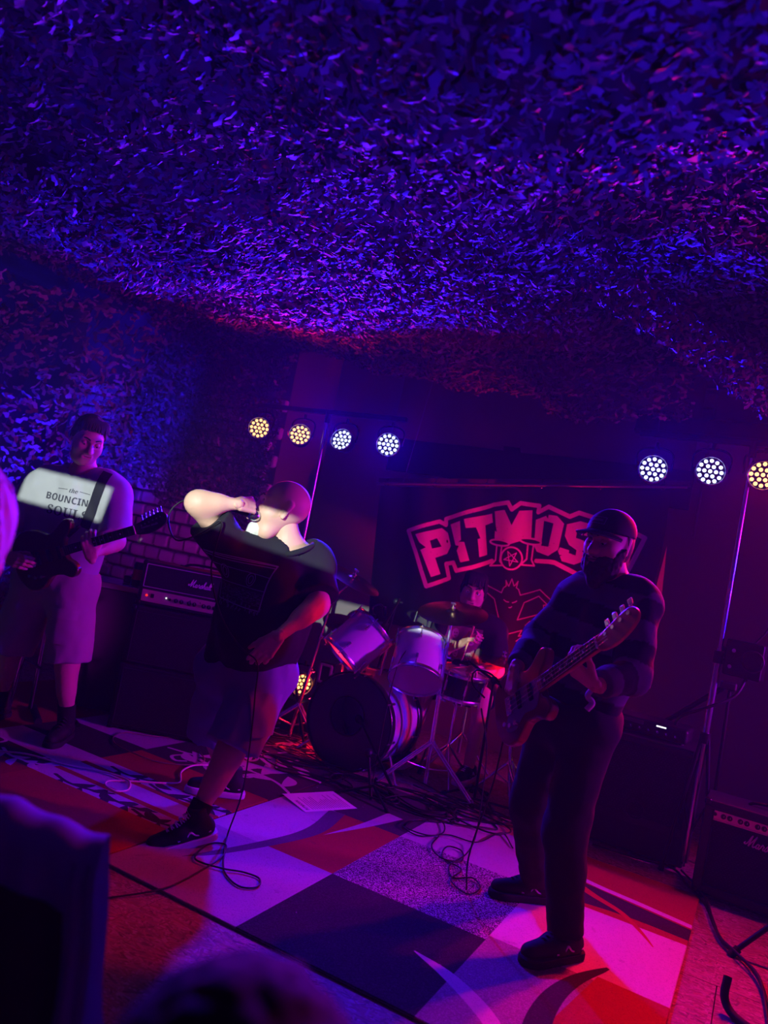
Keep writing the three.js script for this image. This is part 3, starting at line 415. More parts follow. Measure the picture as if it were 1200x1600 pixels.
{ // combo on the right
  const t = thing('combo_amplifier', 'black combo amplifier with pink-lit knob panel at the right edge', 'guitar amplifier', [0.13, 0, -4.6]);
  mesh('case', [box(0.6, 0.05, 0.27, 0.012, [0, 0.47, 0]), box(0.6, 0.05, 0.27, 0.012, [0, 0.045, 0]), box(0.05, 0.46, 0.27, 0.012, [-0.275, 0.257, 0]), box(0.05, 0.46, 0.27, 0.012, [0.275, 0.257, 0]), box(0.54, 0.44, 0.2, 0.004, [0, 0.257, -0.02])], M.vinyl, t);
  mesh('speaker_grille', box(0.53, 0.335, 0.008, 0.002, [0, 0.225, 0.105]), M.grille, t);
  mesh('piping', frameStrip(0.54, 0.345, 0, 0.226, 0.112, 0.005), M.piping, t);
  const pl = mesh('control_panel', box(0.53, 0.055, 0.008, 0.002, [0, 0.42, 0.11]), std(0xe6dccc, 0.4, 0.6), t);
  mesh('socket', [rod([-0.245, 0.424, 0.112], [-0.245, 0.424, 0.118], 0.009)], M.knob, pl);
  for (const x of [-0.205, -0.175, -0.125, -0.095, -0.045, -0.015, 0.015, 0.055, 0.1, 0.14]) knob(pl, x, 0.422, 0.114, 0.0105);
  mesh('script_logo', scriptLogo(0.058, -0.09, 0.315, 0.112), M.logo, t);
  mesh('handle', [tube([[-0.1, 0.497, 0], [-0.07, 0.512, 0], [0.12, 0.512, 0], [0.15, 0.497, 0]], 0.009)], M.blackMetal, t);
  corner(t, 0.6, 0.475, 0.27, 0.02);
  for (const x of [-0.24, 0.24]) for (const z of [-0.1, 0.1]) mesh('rubber_foot', rod([x, 0, z], [x, 0.025, z], 0.02), M.rubber, t);
}
{ // bass rig
  const t = thing('bass_cabinet', 'large black bass speaker cabinet behind the bass player\'s legs', 'speaker cabinet', [-0.55, 0, -4.98]);
  mesh('cabinet', box(0.62, 0.64, 0.42, 0.016, [0, 0.335, 0]), M.vinyl, t);
  mesh('speaker_grille', box(0.55, 0.4, 0.014, 0.003, [0, 0.42, 0.208]), M.grille, t); mesh('kick_panel', box(0.56, 0.15, 0.01, 0.003, [0, 0.1, 0.207]), std(0x0c0c0e, 0.7), t);
  mesh('port', ring(0.05, 0.008).rotateX(Math.PI / 2).translate(0.02, 0.26, 0.212), M.blackMetal, t);
  mesh('badge', box(0.1, 0.035, 0.006, 0.002, [-0.2, 0.585, 0.216]), std(0x77737a, 0.4, 0.6), t);
  for (const s of [-1, 1]) mesh('corner_cap', box(0.045, 0.045, 0.045, 0.014, [s * 0.292, 0.635, 0.192]), M.steel, t);
  for (const x of [-0.25, 0.25]) for (const z of [-0.15, 0.15]) mesh('rubber_foot', rod([x, 0, z], [x, 0.02, z], 0.02), M.rubber, t);
  const h = thing('bass_amplifier', 'small dark amplifier with a white light bar on the bass cabinet', 'bass amplifier', [-0.53, 0.656, -4.98], -0.04);
  mesh('case', [box(0.42, 0.085, 0.27, 0.02, [0, 0.056, 0])], std(0x17161a, 0.5, 0.4), h);
  for (const x of [-0.17, 0.17]) mesh('rubber_foot', rod([x, 0, 0.06], [x, 0.016, 0.06], 0.018), M.rubber, h);
  mesh('light_bar', box(0.055, 0.008, 0.004, 0.001, [0.06, 0.08, 0.135]), pilotWhite, h);
  for (let i = 0; i < 7; i++) knob(h, -0.16 + i * 0.05, 0.045, 0.135, 0.009);
  mesh('socket_strip', box(0.12, 0.02, 0.004, 0.001, [-0.1, 0.078, 0.135]), std(0x4b484e, 0.5), h);
}
{ // dimmer pack on the light stand, hanging cables
  const t = thing('dimmer_pack', 'black dimmer box clamped to the light stand on the right', 'dimmer box', [-0.1, 1.22, -4.77], -0.2);
  mesh('case', box(0.2, 0.2, 0.1, 0.012), M.blackMetal, t); for (const [x, y] of [[-0.05, 0.04], [-0.06, -0.05]]) mesh('knob', disc([x, y, 0.05], [0, 0, 1], 0.011, 0.012), M.steel, t); mesh('fan_ring', ring(0.055, 0.006).rotateX(Math.PI / 2).translate(0.05, 0, 0.052), M.black, t);
  mesh('clamp', box(0.05, 0.06, 0.06, 0.006, [-0.11, 0.02, 0]), M.darkSteel, t);
  tag(mesh('cable', tube([[-0.08, 1.12, -4.74], [-0.12, 1.02, -4.7], [-0.24, 0.93, -4.66], [-0.36, 0.85, -4.7], [-0.42, 0.7, -5.13], [-0.42, 0.675, -5.15]], 0.009), M.cable), 'black cable sagging from the dimmer box to the bass rig', 'cable');
  tag(mesh('cable', tube([[-0.12, 2.2, -4.8], [-0.06, 1.95, -4.78], [-0.01, 1.7, -4.77], [-0.01, 1.42, -4.77], [-0.06, 1.325, -4.77]], 0.006), M.cable), 'black lamp cable hanging down to the dimmer box', 'cable');
  const s = thing('boom_stand', 'dark microphone boom leaning between the bass rig and the light stand', 'microphone stand', [-0.22, 0, -5.3]);
  mesh('boom', rod([-0.3, 0.7, 0.05], [0.05, 1.05, 0.25], 0.017), M.blackMetal, s); mesh('clutch', box(0.09, 0.05, 0.05, 0.012, [0.05, 1.04, 0.25]), M.black, s); mesh('pole', rod([0.08, 0, 0.27], [0.06, 1.04, 0.25], 0.011), M.blackMetal, s);
}
// ---------- drum kit ----------
function stub(r, L, seg = 12) { return new THREE.CylinderGeometry(r, r, L, seg); }
function drum(name, label, R, H, centre, axis, mat, nLug, group, opt = {}) {
  const t = thing(name, label, 'drum', centre, 0, group); t.quaternion.setFromUnitVectors(UP, V(axis).normalize());
  mesh('shell', lathe([[R, -H / 2], [R, H / 2], [R - 0.008, H / 2], [R - 0.008, -H / 2], [R, -H / 2]], 48), mat, t);
  for (const s of [-1, 1]) {
    const y = s * H / 2; mesh('hoop', opt.wood ? lathe([[R + 0.004, y - s * 0.03], [R + 0.018, y - s * 0.03], [R + 0.018, y + s * 0.016], [R + 0.004, y + s * 0.016], [R + 0.004, y - s * 0.03]], 56) : lathe([[R + 0.003, y - s * 0.006], [R + 0.01, y - s * 0.008], [R + 0.011, y + s * 0.016], [R + 0.005, y + s * 0.019], [R + 0.003, y - s * 0.006]], 48), opt.hoop ?? M.chrome, t);
    if (!(opt.port && s === opt.portSide)) mesh('drumhead', lathe([[0, y + s * 0.003], [R - 0.01, y + s * 0.003], [R + 0.004, y - s * 0.002]], 48), s > 0 ? opt.top ?? M.headWhite : opt.bottom ?? M.headWhite, t);
  }
  for (let i = 0; i < nLug; i++) {
    const a = i / nLug * Math.PI * 2 + 0.2, c = Math.cos(a), s = Math.sin(a), P = (r, y) => [r * c, y, r * s], parts = [];
    for (const e of [-1, 1]) { const y = e * (H / 2 - 0.045); parts.push(rod(P(R + 0.01, y - e * 0.03), P(R + 0.01, y + e * 0.005), 0.009, 0.009, 8), rod(P(R + 0.016, y), P(R + 0.016, e * (H / 2 + 0.012)), 0.003, 0.003, 6), rod(P(R + 0.016, e * (H / 2 + 0.01)), P(R + 0.016, e * (H / 2 + 0.03)), opt.wood ? 0.008 : 0.0055, 0.005, 8)); }
    mesh('lug', parts, M.chrome, t);
  }
  return t;
}
{
  const bd = drum('bass_drum', 'big pale bass drum with dark front head facing the stage edge', 0.3, 0.44, [-2.3, 0.315, -4.7], [0, 0, 1], M.drum, 8, undefined, { wood: true, hoop: std(0x141216, 0.3), port: true, portSide: 1 });
  const s = new THREE.Shape().absarc(0, 0, 0.3, 0, Math.PI * 2), hole = new THREE.Path().absarc(-0.02, 0.03, 0.125, 0, Math.PI * 2, true); s.holes.push(hole);
  mesh('front_head', new THREE.ShapeGeometry(s, 48).rotateX(-Math.PI / 2).translate(0, 0.223, 0), phys(0x3b3242, 0.32, 0, { clearcoat: 0.5, clearcoatRoughness: 0.2, side: THREE.DoubleSide }), bd).userData.label = 'smoky dark front head with a round port';
  mesh('port_ring', ring(0.125, 0.006).translate(-0.02, 0.226, -0.03), M.black, bd);
  for (const x of [-1, 1]) mesh('spur', [rod([x * 0.27, 0.08, 0.17], [x * 0.4, 0.2, 0.315], 0.008), rod([x * 0.39, 0.19, 0.3], [x * 0.405, 0.205, 0.315], 0.013)], M.chrome, bd);
  mesh('tom_mount', [box(0.09, 0.1, 0.05, 0.01, [0, 0.0, -0.315]), rod([0.05, 0.0, -0.3], [0.07, 0.0, -0.52], 0.011), rod([-0.05, 0.0, -0.3], [-0.07, 0.0, -0.52], 0.011), rod([0.07, 0, -0.5], [0.14, 0.02, -0.55], 0.009), rod([-0.07, 0, -0.5], [-0.14, 0.02, -0.55], 0.009), ball([0.07, 0, -0.51], 0.02), ball([-0.07, 0, -0.51], 0.02)], M.chrome, bd);
  drum('rack_tom', 'left rack tom with white shell, steeply tilted', 0.155, 0.27, [-2.335, 0.825, -4.46], [0.45, 0.78, -0.5], M.drum, 6, undefined);
  drum('rack_tom', 'right rack tom with white shell, standing more upright', 0.165, 0.27, [-1.945, 0.785, -4.58], [-0.26, 0.75, -0.6], M.drum, 6, undefined);
  drum('snare_drum', 'black snare drum behind the right rack tom', 0.165, 0.15, [-1.78, 0.66, -4.97], [0.1, 1, 0.05], std(0x0d0c10, 0.25), 8, undefined);
  { const t = thing('snare_stand', 'chrome tripod stand under the black snare drum', 'drum stand', [-1.78, 0, -4.97]); mesh('pole', rod([0, 0.1, 0], [0, 0.56, 0], 0.011), M.chrome, t); for (let i = 0; i < 3; i++) { const a = i * 2.094 + 1; mesh('leg', rod([0, 0.25, 0], [0.24 * Math.cos(a), 0.012, 0.24 * Math.sin(a)], 0.008), M.chrome, t); mesh('basket_arm', [rod([0, 0.5, 0], [0.16 * Math.cos(a + 0.5), 0.565, 0.16 * Math.sin(a + 0.5)], 0.006)], M.chrome, t); } }
}
const cymProf = (R) => [[0.006, 0.028], [0.02, 0.027], [0.04, 0.018], [0.055, 0.012], [R * 0.6, 0.006], [R, -0.004], [R, -0.006], [R * 0.6, 0.003], [0.055, 0.009], [0.04, 0.014], [0.02, 0.023], [0.006, 0.024]];
function cymbal(label, R, at, axis) { const t = thing('cymbal', label, 'cymbal', at); t.quaternion.setFromUnitVectors(UP, V(axis).normalize()); mesh('plate', lathe(cymProf(R), 56), M.brass, t); mesh('wing_nut', [rod([0, 0.02, 0], [0, 0.07, 0], 0.004), rod([0, 0.03, 0], [0, 0.042, 0], 0.016), box(0.035, 0.014, 0.005, 0.002, [0, 0.06, 0])], M.chrome, t); return t; }
function cymbalStand(label, base, top, legs, boom, spread = 0.3) {
  const t = thing('cymbal_stand', label, 'cymbal stand', base), T = [top[0] - base[0], top[1], top[2] - base[2]], at = (k) => [T[0] * k, 0.02 + (T[1] - 0.02) * k, T[2] * k];
  mesh('lower_pole', rod(at(0.02), at(0.5), 0.0135), M.chrome, t); mesh('upper_pole', rod(at(0.45), at(1), 0.0095), M.chrome, t);
  mesh('clamp', [rod(at(0.49), at(0.53), 0.019), rod(at(0.51), [at(0.51)[0] + 0.05, at(0.51)[1], at(0.51)[2] + 0.02], 0.006), rod(at(0.74), at(0.77), 0.016), rod(at(0.755), [at(0.755)[0] + 0.045, at(0.755)[1], at(0.755)[2] + 0.02], 0.006)], M.chrome, t);
  legs.forEach((a) => { const c = Math.cos(a), s = Math.sin(a), k = at(0.26); const l = mesh('leg', [rod([k[0] - s * 0.014, k[1], k[2] + c * 0.014], [spread * c - s * 0.014, 0.03, spread * s + c * 0.014], 0.0085), rod([k[0] + s * 0.014, k[1], k[2] - c * 0.014], [spread * c + s * 0.014, 0.03, spread * s - c * 0.014], 0.0085), rod([spread * 0.5 * c, 0.17, spread * 0.5 * s], at(0.1), 0.005)], M.chrome, t); mesh('rubber_foot', rod([spread * 0.97 * c, 0.045, spread * 0.97 * s], [spread * 1.04 * c, 0, spread * 1.04 * s], 0.017), M.rubber, l); });
  if (boom) { const B = boom.map(([x, y, z]) => [x - base[0], y, z - base[2]]); mesh('boom', rod(B[0], B[1], 0.007), M.chrome, t); mesh('boom_clamp', ball(at(1), 0.022), M.chrome, t); }
  return t;
}
cymbalStand('chrome cymbal stand with boom beside the bass drum on the left', [-2.86, 0, -4.7], [-2.6, 1.04, -4.48], [2.2, 0.2, 4.3], [[-2.68, 0.99, -4.5], [-2.43, 1.2, -4.4]]);
cymbalStand('straight chrome cymbal stand in front of the drummer', [-1.78, 0, -4.67], [-1.79, 1.12, -4.62], [0.15, 2.3, 4.2], null, 0.34);
cymbalStand('short chrome hi-hat stand behind the left rack tom', [-2.62, 0, -4.98], [-2.62, 0.86, -4.78], [0.5, 2.6, 4.6], null, 0.24);
cymbalStand('chrome stand right of the drummer that carries the small cymbal pair', [-1.32, 0, -5.0], [-1.5, 0.9, -5.12], [0.9, 2.9, 5.0], null, 0.24);
cymbal('crash cymbal edge-on above the left rack tom', 0.2, [-2.43, 1.22, -4.39], [0.36, 0.92, 0.02]);
cymbal('pink-lit cymbal half hidden behind the left rack tom', 0.18, [-2.6, 0.875, -4.76], [0.3, 0.94, 0.2]);
cymbal('wide dark cymbal in front of the drummer\'s chest', 0.225, [-1.79, 1.135, -4.62], [0.0, 1, 0.32]);
cymbal('small cymbal pair at the drummer\'s left hand, the upper plate', 0.17, [-1.56, 0.86, -5.12], [0.05, 1, 0.1]);
{ const t = thing('drum_throne', 'round black drum stool under the drummer', 'stool', [-1.87, 0, -5.45]); mesh('seat', lathe([[0, 0.46], [0.15, 0.46], [0.17, 0.48], [0.17, 0.53], [0.14, 0.55], [0, 0.55]]), M.vinyl, t); mesh('pole', rod([0, 0.1, 0], [0, 0.47, 0], 0.014), M.chrome, t); for (let i = 0; i < 3; i++) { const a = i * 2.094; mesh('leg', rod([0, 0.25, 0], [0.25 * Math.cos(a), 0.012, 0.25 * Math.sin(a)], 0.01), M.chrome, t); } }
for (const [lab, b] of [['drumstick held upright in the drummer\'s fist', [[-1.72, 1.06, -4.86], [-1.78, 0.79, -4.9]]], ['drumstick slanting over the snare drum from the drummer\'s left hand', [[-1.6, 0.82, -5.02], [-1.83, 0.76, -4.85]]]]) tag(mesh('drumstick', [rod(b[0], b[1], 0.0075, 0.004), ball(b[1], 0.006)], std(0xd0a97a, 0.5)), lab, 'drumstick');
function micStand(label, base, pts, mic, tripod = true) {
  const t = thing('microphone_stand', label, 'microphone stand', base);
  mesh('pole', rod(pts[0], pts[1], 0.0095), M.blackMetal, t); if (pts[2]) { mesh('boom', rod(pts[2], pts[3], 0.009), M.blackMetal, t); mesh('clutch', [ball(pts[1], 0.026), rod(pts[1], [pts[1][0] + 0.05, pts[1][1], pts[1][2]], 0.008)], M.black, t); }
  if (tripod) for (let i = 0; i < 3; i++) { const a = i * 2.094 + 0.6, c = Math.cos(a), s = Math.sin(a); const l = mesh('leg', rod([pts[0][0], 0.09, pts[0][2]], [pts[0][0] + 0.2 * c, 0.014, pts[0][2] + 0.2 * s], 0.008), M.blackMetal, t); mesh('rubber_foot', rod([pts[0][0] + 0.18 * c, 0.022, pts[0][2] + 0.18 * s], [pts[0][0] + 0.21 * c, 0.008, pts[0][2] + 0.21 * s], 0.013), M.rubber, l); }
  if (mic) { const a = V(mic[0]), d = V(mic[1]).sub(a).normalize(), e = a.clone().addScaledVector(d, 0.12); mesh('microphone', [along(lathe([[0, 0], [0.011, 0], [0.015, 0.08], [0.024, 0.1], [0.025, 0.13], [0.016, 0.155], [0, 0.158]]), mic[0], mic[1])], M.blackMetal, t); void e; }
  return t;
}
micStand('low black microphone stand poking a mic into the bass drum', [-1.9, 0, -4.12], [[0.02, 0.01, 0], [-0.05, 0.26, 0], [0.12, 0.12, -0.02], [-0.27, 0.33, -0.3]], [[-0.25, 0.32, -0.29], [-0.4, 0.36, -0.42]]);
micStand('thin black microphone stand right of the snare drum', [-1.48, 0, -4.78], [[0, 0.01, 0], [-0.02, 0.76, -0.02], [0.1, 0.72, 0.02], [-0.24, 0.83, -0.1]], [[-0.22, 0.825, -0.1], [-0.34, 0.8, -0.14]]);
micStand('tall black microphone stand behind the left rack tom', [-2.5, 0, -5.05], [[0, 0.01, 0], [0.1, 1.1, 0], [0.12, 1.12, 0], [0.2, 0.98, 0.3]], [[0.2, 0.98, 0.3], [0.22, 0.92, 0.42]]);
{ const t = thing('tom_microphone', 'small clip microphone on the rim of the left rack tom', 'microphone', [-2.28, 1.0, -4.5]); mesh('clip', [box(0.03, 0.04, 0.03, 0.006), tube([[0, 0.01, 0], [-0.02, 0.06, 0], [0.02, 0.09, -0.02], [0.05, 0.07, -0.03]], 0.006)], M.black, t); mesh('capsule', rod([0.05, 0.08, -0.03], [0.06, 0.02, -0.04], 0.012), M.blackMetal, t); }
{ const t = thing('tom_microphone', 'small dark microphone on a thin gooseneck over the right rack tom', 'microphone', [-1.97, 0.96, -4.66]); mesh('gooseneck', tube([[0, -0.02, 0], [0, 0.1, 0], [-0.03, 0.15, 0], [-0.08, 0.13, 0]], 0.005), M.black, t); mesh('capsule', rod([-0.08, 0.13, 0], [-0.085, 0.06, 0.01], 0.014), M.blackMetal, t); }
tag(mesh('cable', tube([[-1.97, 0.94, -4.62], [-1.98, 0.8, -4.38], [-2.0, 0.5, -4.36], [-2.0, 0.2, -4.36], [-1.98, 0.006, -4.33], [-1.9, 0.006, -4.25]], 0.004), M.cable), 'black cable hanging straight down in front of the right rack tom', 'cable');
{ // socket plate, bottle, can, table
  const s = thing('socket_plate', 'small pale square socket frame low on the wall behind the cymbal stand', 'socket', [-3.35, 0.3, -5.9]); mesh('frame', frameStrip(0.11, 0.15, 0, 0, 0, 0.018), std(0xb0a8a4, 0.6), s); mesh('back', box(0.1, 0.14, 0.01, 0.002, [0, 0, -0.01]), M.black, s); mesh('mount', box(0.16, 0.4, 0.3, 0.01, [0, -0.1, -0.17]), std(0x1a1618, 0.8), s);
  const b = thing('beer_bottle', 'brown beer bottle with foil neck on the amplifier head', 'bottle', [-3.07, 1.088, -4.02]);
  mesh('glass', lathe([[0, 0], [0.029, 0], [0.031, 0.01], [0.031, 0.125], [0.028, 0.145], [0.016, 0.18], [0.013, 0.2], [0.012, 0.235], [0.014, 0.237], [0.014, 0.248], [0.01, 0.25]], 28), phys(0x2a1406, 0.08, 0, { clearcoat: 1 }), b);
  mesh('label', lathe([[0.0316, 0.03], [0.0316, 0.1]], 28), std(0x8d8794, 0.6), b); mesh('foil', lathe([[0.0145, 0.19], [0.0135, 0.235], [0.015, 0.239], [0.015, 0.252], [0, 0.253]], 20), M.steel, b);
  const tb = thing('side_table', 'small silver-edged flight case used as a table by the guitar player', 'table', [-3.95, 0, -4.0], 0.45);
  mesh('top', box(0.5, 0.04, 0.4, 0.006, [0, 0.86, 0]), M.steel, tb); mesh('body', box(0.46, 0.8, 0.36, 0.01, [0, 0.44, 0]), std(0x1a1418, 0.6), tb); mesh('edge_strip', [box(0.02, 0.8, 0.02, 0.003, [0.23, 0.44, 0.18]), box(0.02, 0.8, 0.02, 0.003, [-0.23, 0.44, 0.18])], M.steel, tb); mesh('rubber_foot', [rod([-0.18, 0, 0], [-0.18, 0.045, 0], 0.03), rod([0.18, 0, 0], [0.18, 0.045, 0], 0.03)], M.rubber, tb);
  const cn = thing('drink_can', 'tall dark drink can on the flight case', 'can', [-3.79, 0.881, -3.9]); mesh('can_body', lathe([[0, 0], [0.026, 0.002], [0.033, 0.012], [0.033, 0.15], [0.027, 0.165], [0.026, 0.168], [0, 0.164]], 28), std(0x26222a, 0.3, 0.7), cn); mesh('band', lathe([[0.0335, 0.05], [0.0335, 0.12]], 28), std(0x8a1a12, 0.4, 0.4), cn);
  const px = thing('effect_pedal', 'flat dark box beside the can on the flight case', 'box', [-3.93, 0.88, -4.08], 0.5); mesh('case', box(0.2, 0.05, 0.12, 0.01, [0, 0.026, 0]), M.blackMetal, px); mesh('foot_switch', [rod([0.05, 0.05, 0.02], [0.05, 0.065, 0.02], 0.01), rod([-0.05, 0.05, 0.02], [-0.05, 0.065, 0.02], 0.01)], M.steel, px);
  const w = thing('water_bottle', 'clear plastic water bottle on the floor against the bass cabinet', 'bottle', [-0.78, 0, -4.6]); mesh('plastic', lathe([[0, 0.002], [0.036, 0.002], [0.04, 0.02], [0.037, 0.06], [0.04, 0.1], [0.04, 0.17], [0.036, 0.2], [0.014, 0.245], [0.013, 0.265], [0, 0.265]], 28), phys(0xbfc4d2, 0.15, 0, { transmission: 0.8, thickness: 0 }), w); mesh('label', lathe([[0.0405, 0.1], [0.0405, 0.16]], 28), std(0xa9a2b4, 0.6), w); mesh('cap', rod([0, 0.262, 0], [0, 0.282, 0], 0.016), std(0x3a4a90, 0.5), w);
}
{ // guitar stand at the far left, tripod leg and hook at the right
  const g = thing('guitar_stand', 'black tubular guitar stand on the floor behind the guitar player', 'guitar stand', [-3.95, 0, -3.45]);
  mesh('pole', [rod([-0.05, 0.04, 0.0], [-0.12, 0.6, -0.05], 0.014), rod([-0.18, 0.04, 0.05], [-0.2, 0.5, 0], 0.014)], M.blackMetal, g); mesh('crossbar', rod([-0.3, 0.32, 0], [-0.02, 0.3, 0], 0.009), M.blackMetal, g);
  mesh('foot_bar', rod([-0.12, 0.025, -0.08], [0.16, 0.025, 0.1], 0.022), M.black, g); mesh('leg', rod([0.1, 0.03, -0.18], [0.3, 0.022, -0.08], 0.014), M.blackMetal, g); mesh('yoke', tube([[-0.17, 0.6, 0.06], [-0.12, 0.6, 0], [-0.08, 0.6, 0.06]], 0.01), M.rubber, g);
  const r = thing('tripod_stand', 'tripod leg of a black stand reaching in at the right edge', 'microphone stand', [0.42, 0, -4.05]);
  const l = mesh('leg', rod([0, 0.42, 0], [-0.36, 0.02, 0.19], 0.011), M.blackMetal, r); mesh('rubber_foot', rod([-0.345, 0.035, 0.182], [-0.375, 0.0, 0.2], 0.017), M.rubber, l); mesh('leg', rod([0, 0.42, 0], [0.3, 0.02, 0.25], 0.011), M.blackMetal, r); mesh('leg', rod([0, 0.42, 0], [0.05, 0.02, -0.4], 0.011), M.blackMetal, r); mesh('pole', rod([0, 0.2, 0], [0, 1.1, 0], 0.011), M.blackMetal, r);
  const h = thing('stand_hook', 'curved black rubber-tipped support arm at the bottom right corner', 'guitar stand', [0.12, 0, -3.3]); mesh('arm', tube([[-0.075, 0.12, -0.02], [-0.075, 0.05, 0.0], [-0.045, 0.02, 0.03], [0.05, 0.016, 0.09], [0.25, 0.016, 0.12]], 0.015), M.rubber, h);
}
// ---------- papers and cables on the floor ----------
{ const map = canvasTexture(256, 360, (c) => { c.fillStyle = '#f2efea'; c.fillRect(0, 0, 256, 360); c.fillStyle = '#222'; for (let i = 0; i < 17; i++) c.fillRect(28, 70 + i * 16, 90 + rnd() * 100, 3); c.font = 'bold 30px sans-serif'; c.fillText('PITMOSH', 24, 46); });
  const g = new THREE.PlaneGeometry(0.21, 0.3, 8, 10).rotateX(-Math.PI / 2), p = g.attributes.position; for (let i = 0; i < p.count; i++) p.setY(i, 0.004 * Math.sin(p.getX(i) * 14) + 0.006 * Math.abs(p.getZ(i)));
  g.computeVertexNormals(); const m = mesh('set_list', g, std(0xffffff, 0.9, 0, { map, side: THREE.DoubleSide })); m.position.set(-2.03, 0.018, -3.79); m.rotation.y = -0.42 + Math.PI; m.scale.set(1.15, 1, 1.15); tag(m, 'white printed sheet of paper lying on the rug in front of the bass drum', 'paper'); }
const floorLine = (pts, y = 0.0175) => pts.map((p, i) => [p[0], p[2] ?? y + 0.004 * (i % 3), p[1]]);
function cable(label, pts, r = 0.0036, mat = M.cable, y) { return tag(mesh('cable', tube(floorLine(pts, y), r, false, pts.length * 10, 6), mat), label, 'cable'); }
cable('cream guitar cable curling over the left rug', [[-3.6, -2.76], [-3.43, -2.84], [-3.33, -2.91], [-3.13, -2.99], [-2.94, -3.08], [-2.77, -3.09], [-2.69, -3.01], [-2.70, -2.94], [-2.77, -2.94], [-2.83, -3.02], [-2.76, -3.11], [-2.64, -3.24], [-2.63, -3.32], [-2.74, -3.46], [-2.77, -3.59], [-2.74, -3.72]], 0.005, M.cableCream);
cable('cream cable loop in front of the tall speaker cabinet', [[-3.14, -4.0], [-3.35, -3.76], [-3.41, -3.7], [-3.40, -3.59], [-3.27, -3.48], [-3.07, -3.44], [-2.92, -3.48], [-2.79, -3.61], [-2.80, -3.72], [-2.94, -3.85]], 0.0034, std(0x8a7460, 0.5));
cable('black instrument cable looped on the speckled rug square, far coil', [[-1.44, -4.15], [-1.57, -3.99], [-1.55, -3.86], [-1.45, -3.83], [-1.37, -3.98], [-1.45, -4.14], [-1.55, -4.05], [-1.53, -3.87], [-1.41, -3.86], [-1.34, -4.00], [-1.20, -4.02], [-1.14, -4.30], [-1.03, -4.15]], 0.0036);
cable('black instrument cable looped on the speckled rug square, near coil', [[-1.37, -3.93], [-1.33, -3.74], [-1.23, -3.64], [-1.16, -3.70], [-1.21, -3.84], [-1.27, -3.82], [-1.24, -3.67], [-1.12, -3.61], [-1.10, -3.43], [-1.00, -3.38], [-0.98, -3.49], [-1.04, -3.55], [-1.11, -3.49], [-1.17, -3.58], [-1.17, -3.82], [-1.19, -3.98, 0.06], [-1.17, -3.9, 0.3], [-1.1, -3.6, 0.6], [-1.0, -3.1, 0.86]], 0.0038);
cable('thick black cable along the rug edge to the combo amplifier', [[-0.72, -4.69], [-0.50, -4.70], [-0.29, -4.73], [-0.20, -4.57], [-0.1, -4.37], [-0.03, -4.07], [0.02, -3.92], [0.10, -3.82], [0.16, -3.66], [0.20, -3.46], [0.26, -3.2]], 0.007, M.cable, 0.012);
cable('second black cable beside the tripod foot at the right', [[-0.24, -4.72], [-0.11, -4.45], [-0.04, -4.10], [0.0, -3.95], [0.07, -3.83], [0.15, -3.68], [0.19, -3.35], [0.2, -3.0]], 0.006, M.cable, 0.026);
const heapLabels = ['tangle of black cable beside the left rim of the bass drum', 'tangle of black cable nearest the white sheet, left of the bass drum', 'tangle of black cable round the feet of the boom cymbal stand', 'flat coil of black cable before the straight cymbal stand', 'wide coil of black cable under the straight cymbal stand\'s right leg', 'coil of black cable at the foot of the bass drum microphone stand', 'coil of black cable behind the bass player\'s rear shoe', 'coil of black cable under the front edge of the bass drum', 'coil of black cable between the speckled rug square and the drum stands', 'black cable strands running under the bass drum from the left'];
const heapSpots = [[-2.62, -4.35], [-2.4, -4.2], [-2.75, -4.55], [-1.7, -4.35], [-1.45, -4.5], [-1.6, -4.25], [-1.2, -4.7], [-1.95, -4.25], [-1.35, -4.35], [-2.5, -4.5]];
heapSpots.forEach(([x, z], i) => { const pts = []; const n = 18; for (let k = 0; k < n; k++) { const a = k * 0.9 + i, r = 0.1 + 0.11 * rnd(); pts.push([x + r * Math.cos(a) * 1.5, z + r * Math.sin(a) * 0.8, 0.012 + 0.012 * rnd() + 0.001 * k]); } pts.push([x + 0.5 * (i % 2 ? 1 : -1), z - 0.3, 0.012]); tag(mesh('cable', tube(floorLine(pts), 0.0048, false, pts.length * 8, 5), M.cable), heapLabels[i], 'cable'); });
// ---------- bodies: distance fields joined smoothly and meshed by surface nets ----------
const smin = (a, b, k) => { const h = Math.max(k - Math.abs(a - b), 0) / k; return Math.min(a, b) - h * h * k * 0.25; };
function cap(a, b, ra, rb = ra, flat, f = 1) {                 // tapered capsule; flat is a direction in which it is thinner by f
  const [ax, ay, az] = a, bx = b[0] - ax, by = b[1] - ay, bz = b[2] - az, bb = bx * bx + by * by + bz * bz || 1e-9, n = flat ? V(flat).normalize() : null, g = f * f - 1, R = Math.max(ra, rb);
  const fn = (x, y, z) => { const px = x - ax, py = y - ay, pz = z - az; let t = (px * bx + py * by + pz * bz) / bb; t = t < 0 ? 0 : t > 1 ? 1 : t; const qx = px - t * bx, qy = py - t * by, qz = pz - t * bz; let s = qx * qx + qy * qy + qz * qz; if (n) { const k = qx * n.x + qy * n.y + qz * n.z; s += g * k * k; } return Math.sqrt(s) - (ra + (rb - ra) * t); };
  fn.lo = [Math.min(ax, b[0]) - R, Math.min(ay, b[1]) - R, Math.min(az, b[2]) - R]; fn.hi = [Math.max(ax, b[0]) + R, Math.max(ay, b[1]) + R, Math.max(az, b[2]) + R]; return fn;
}
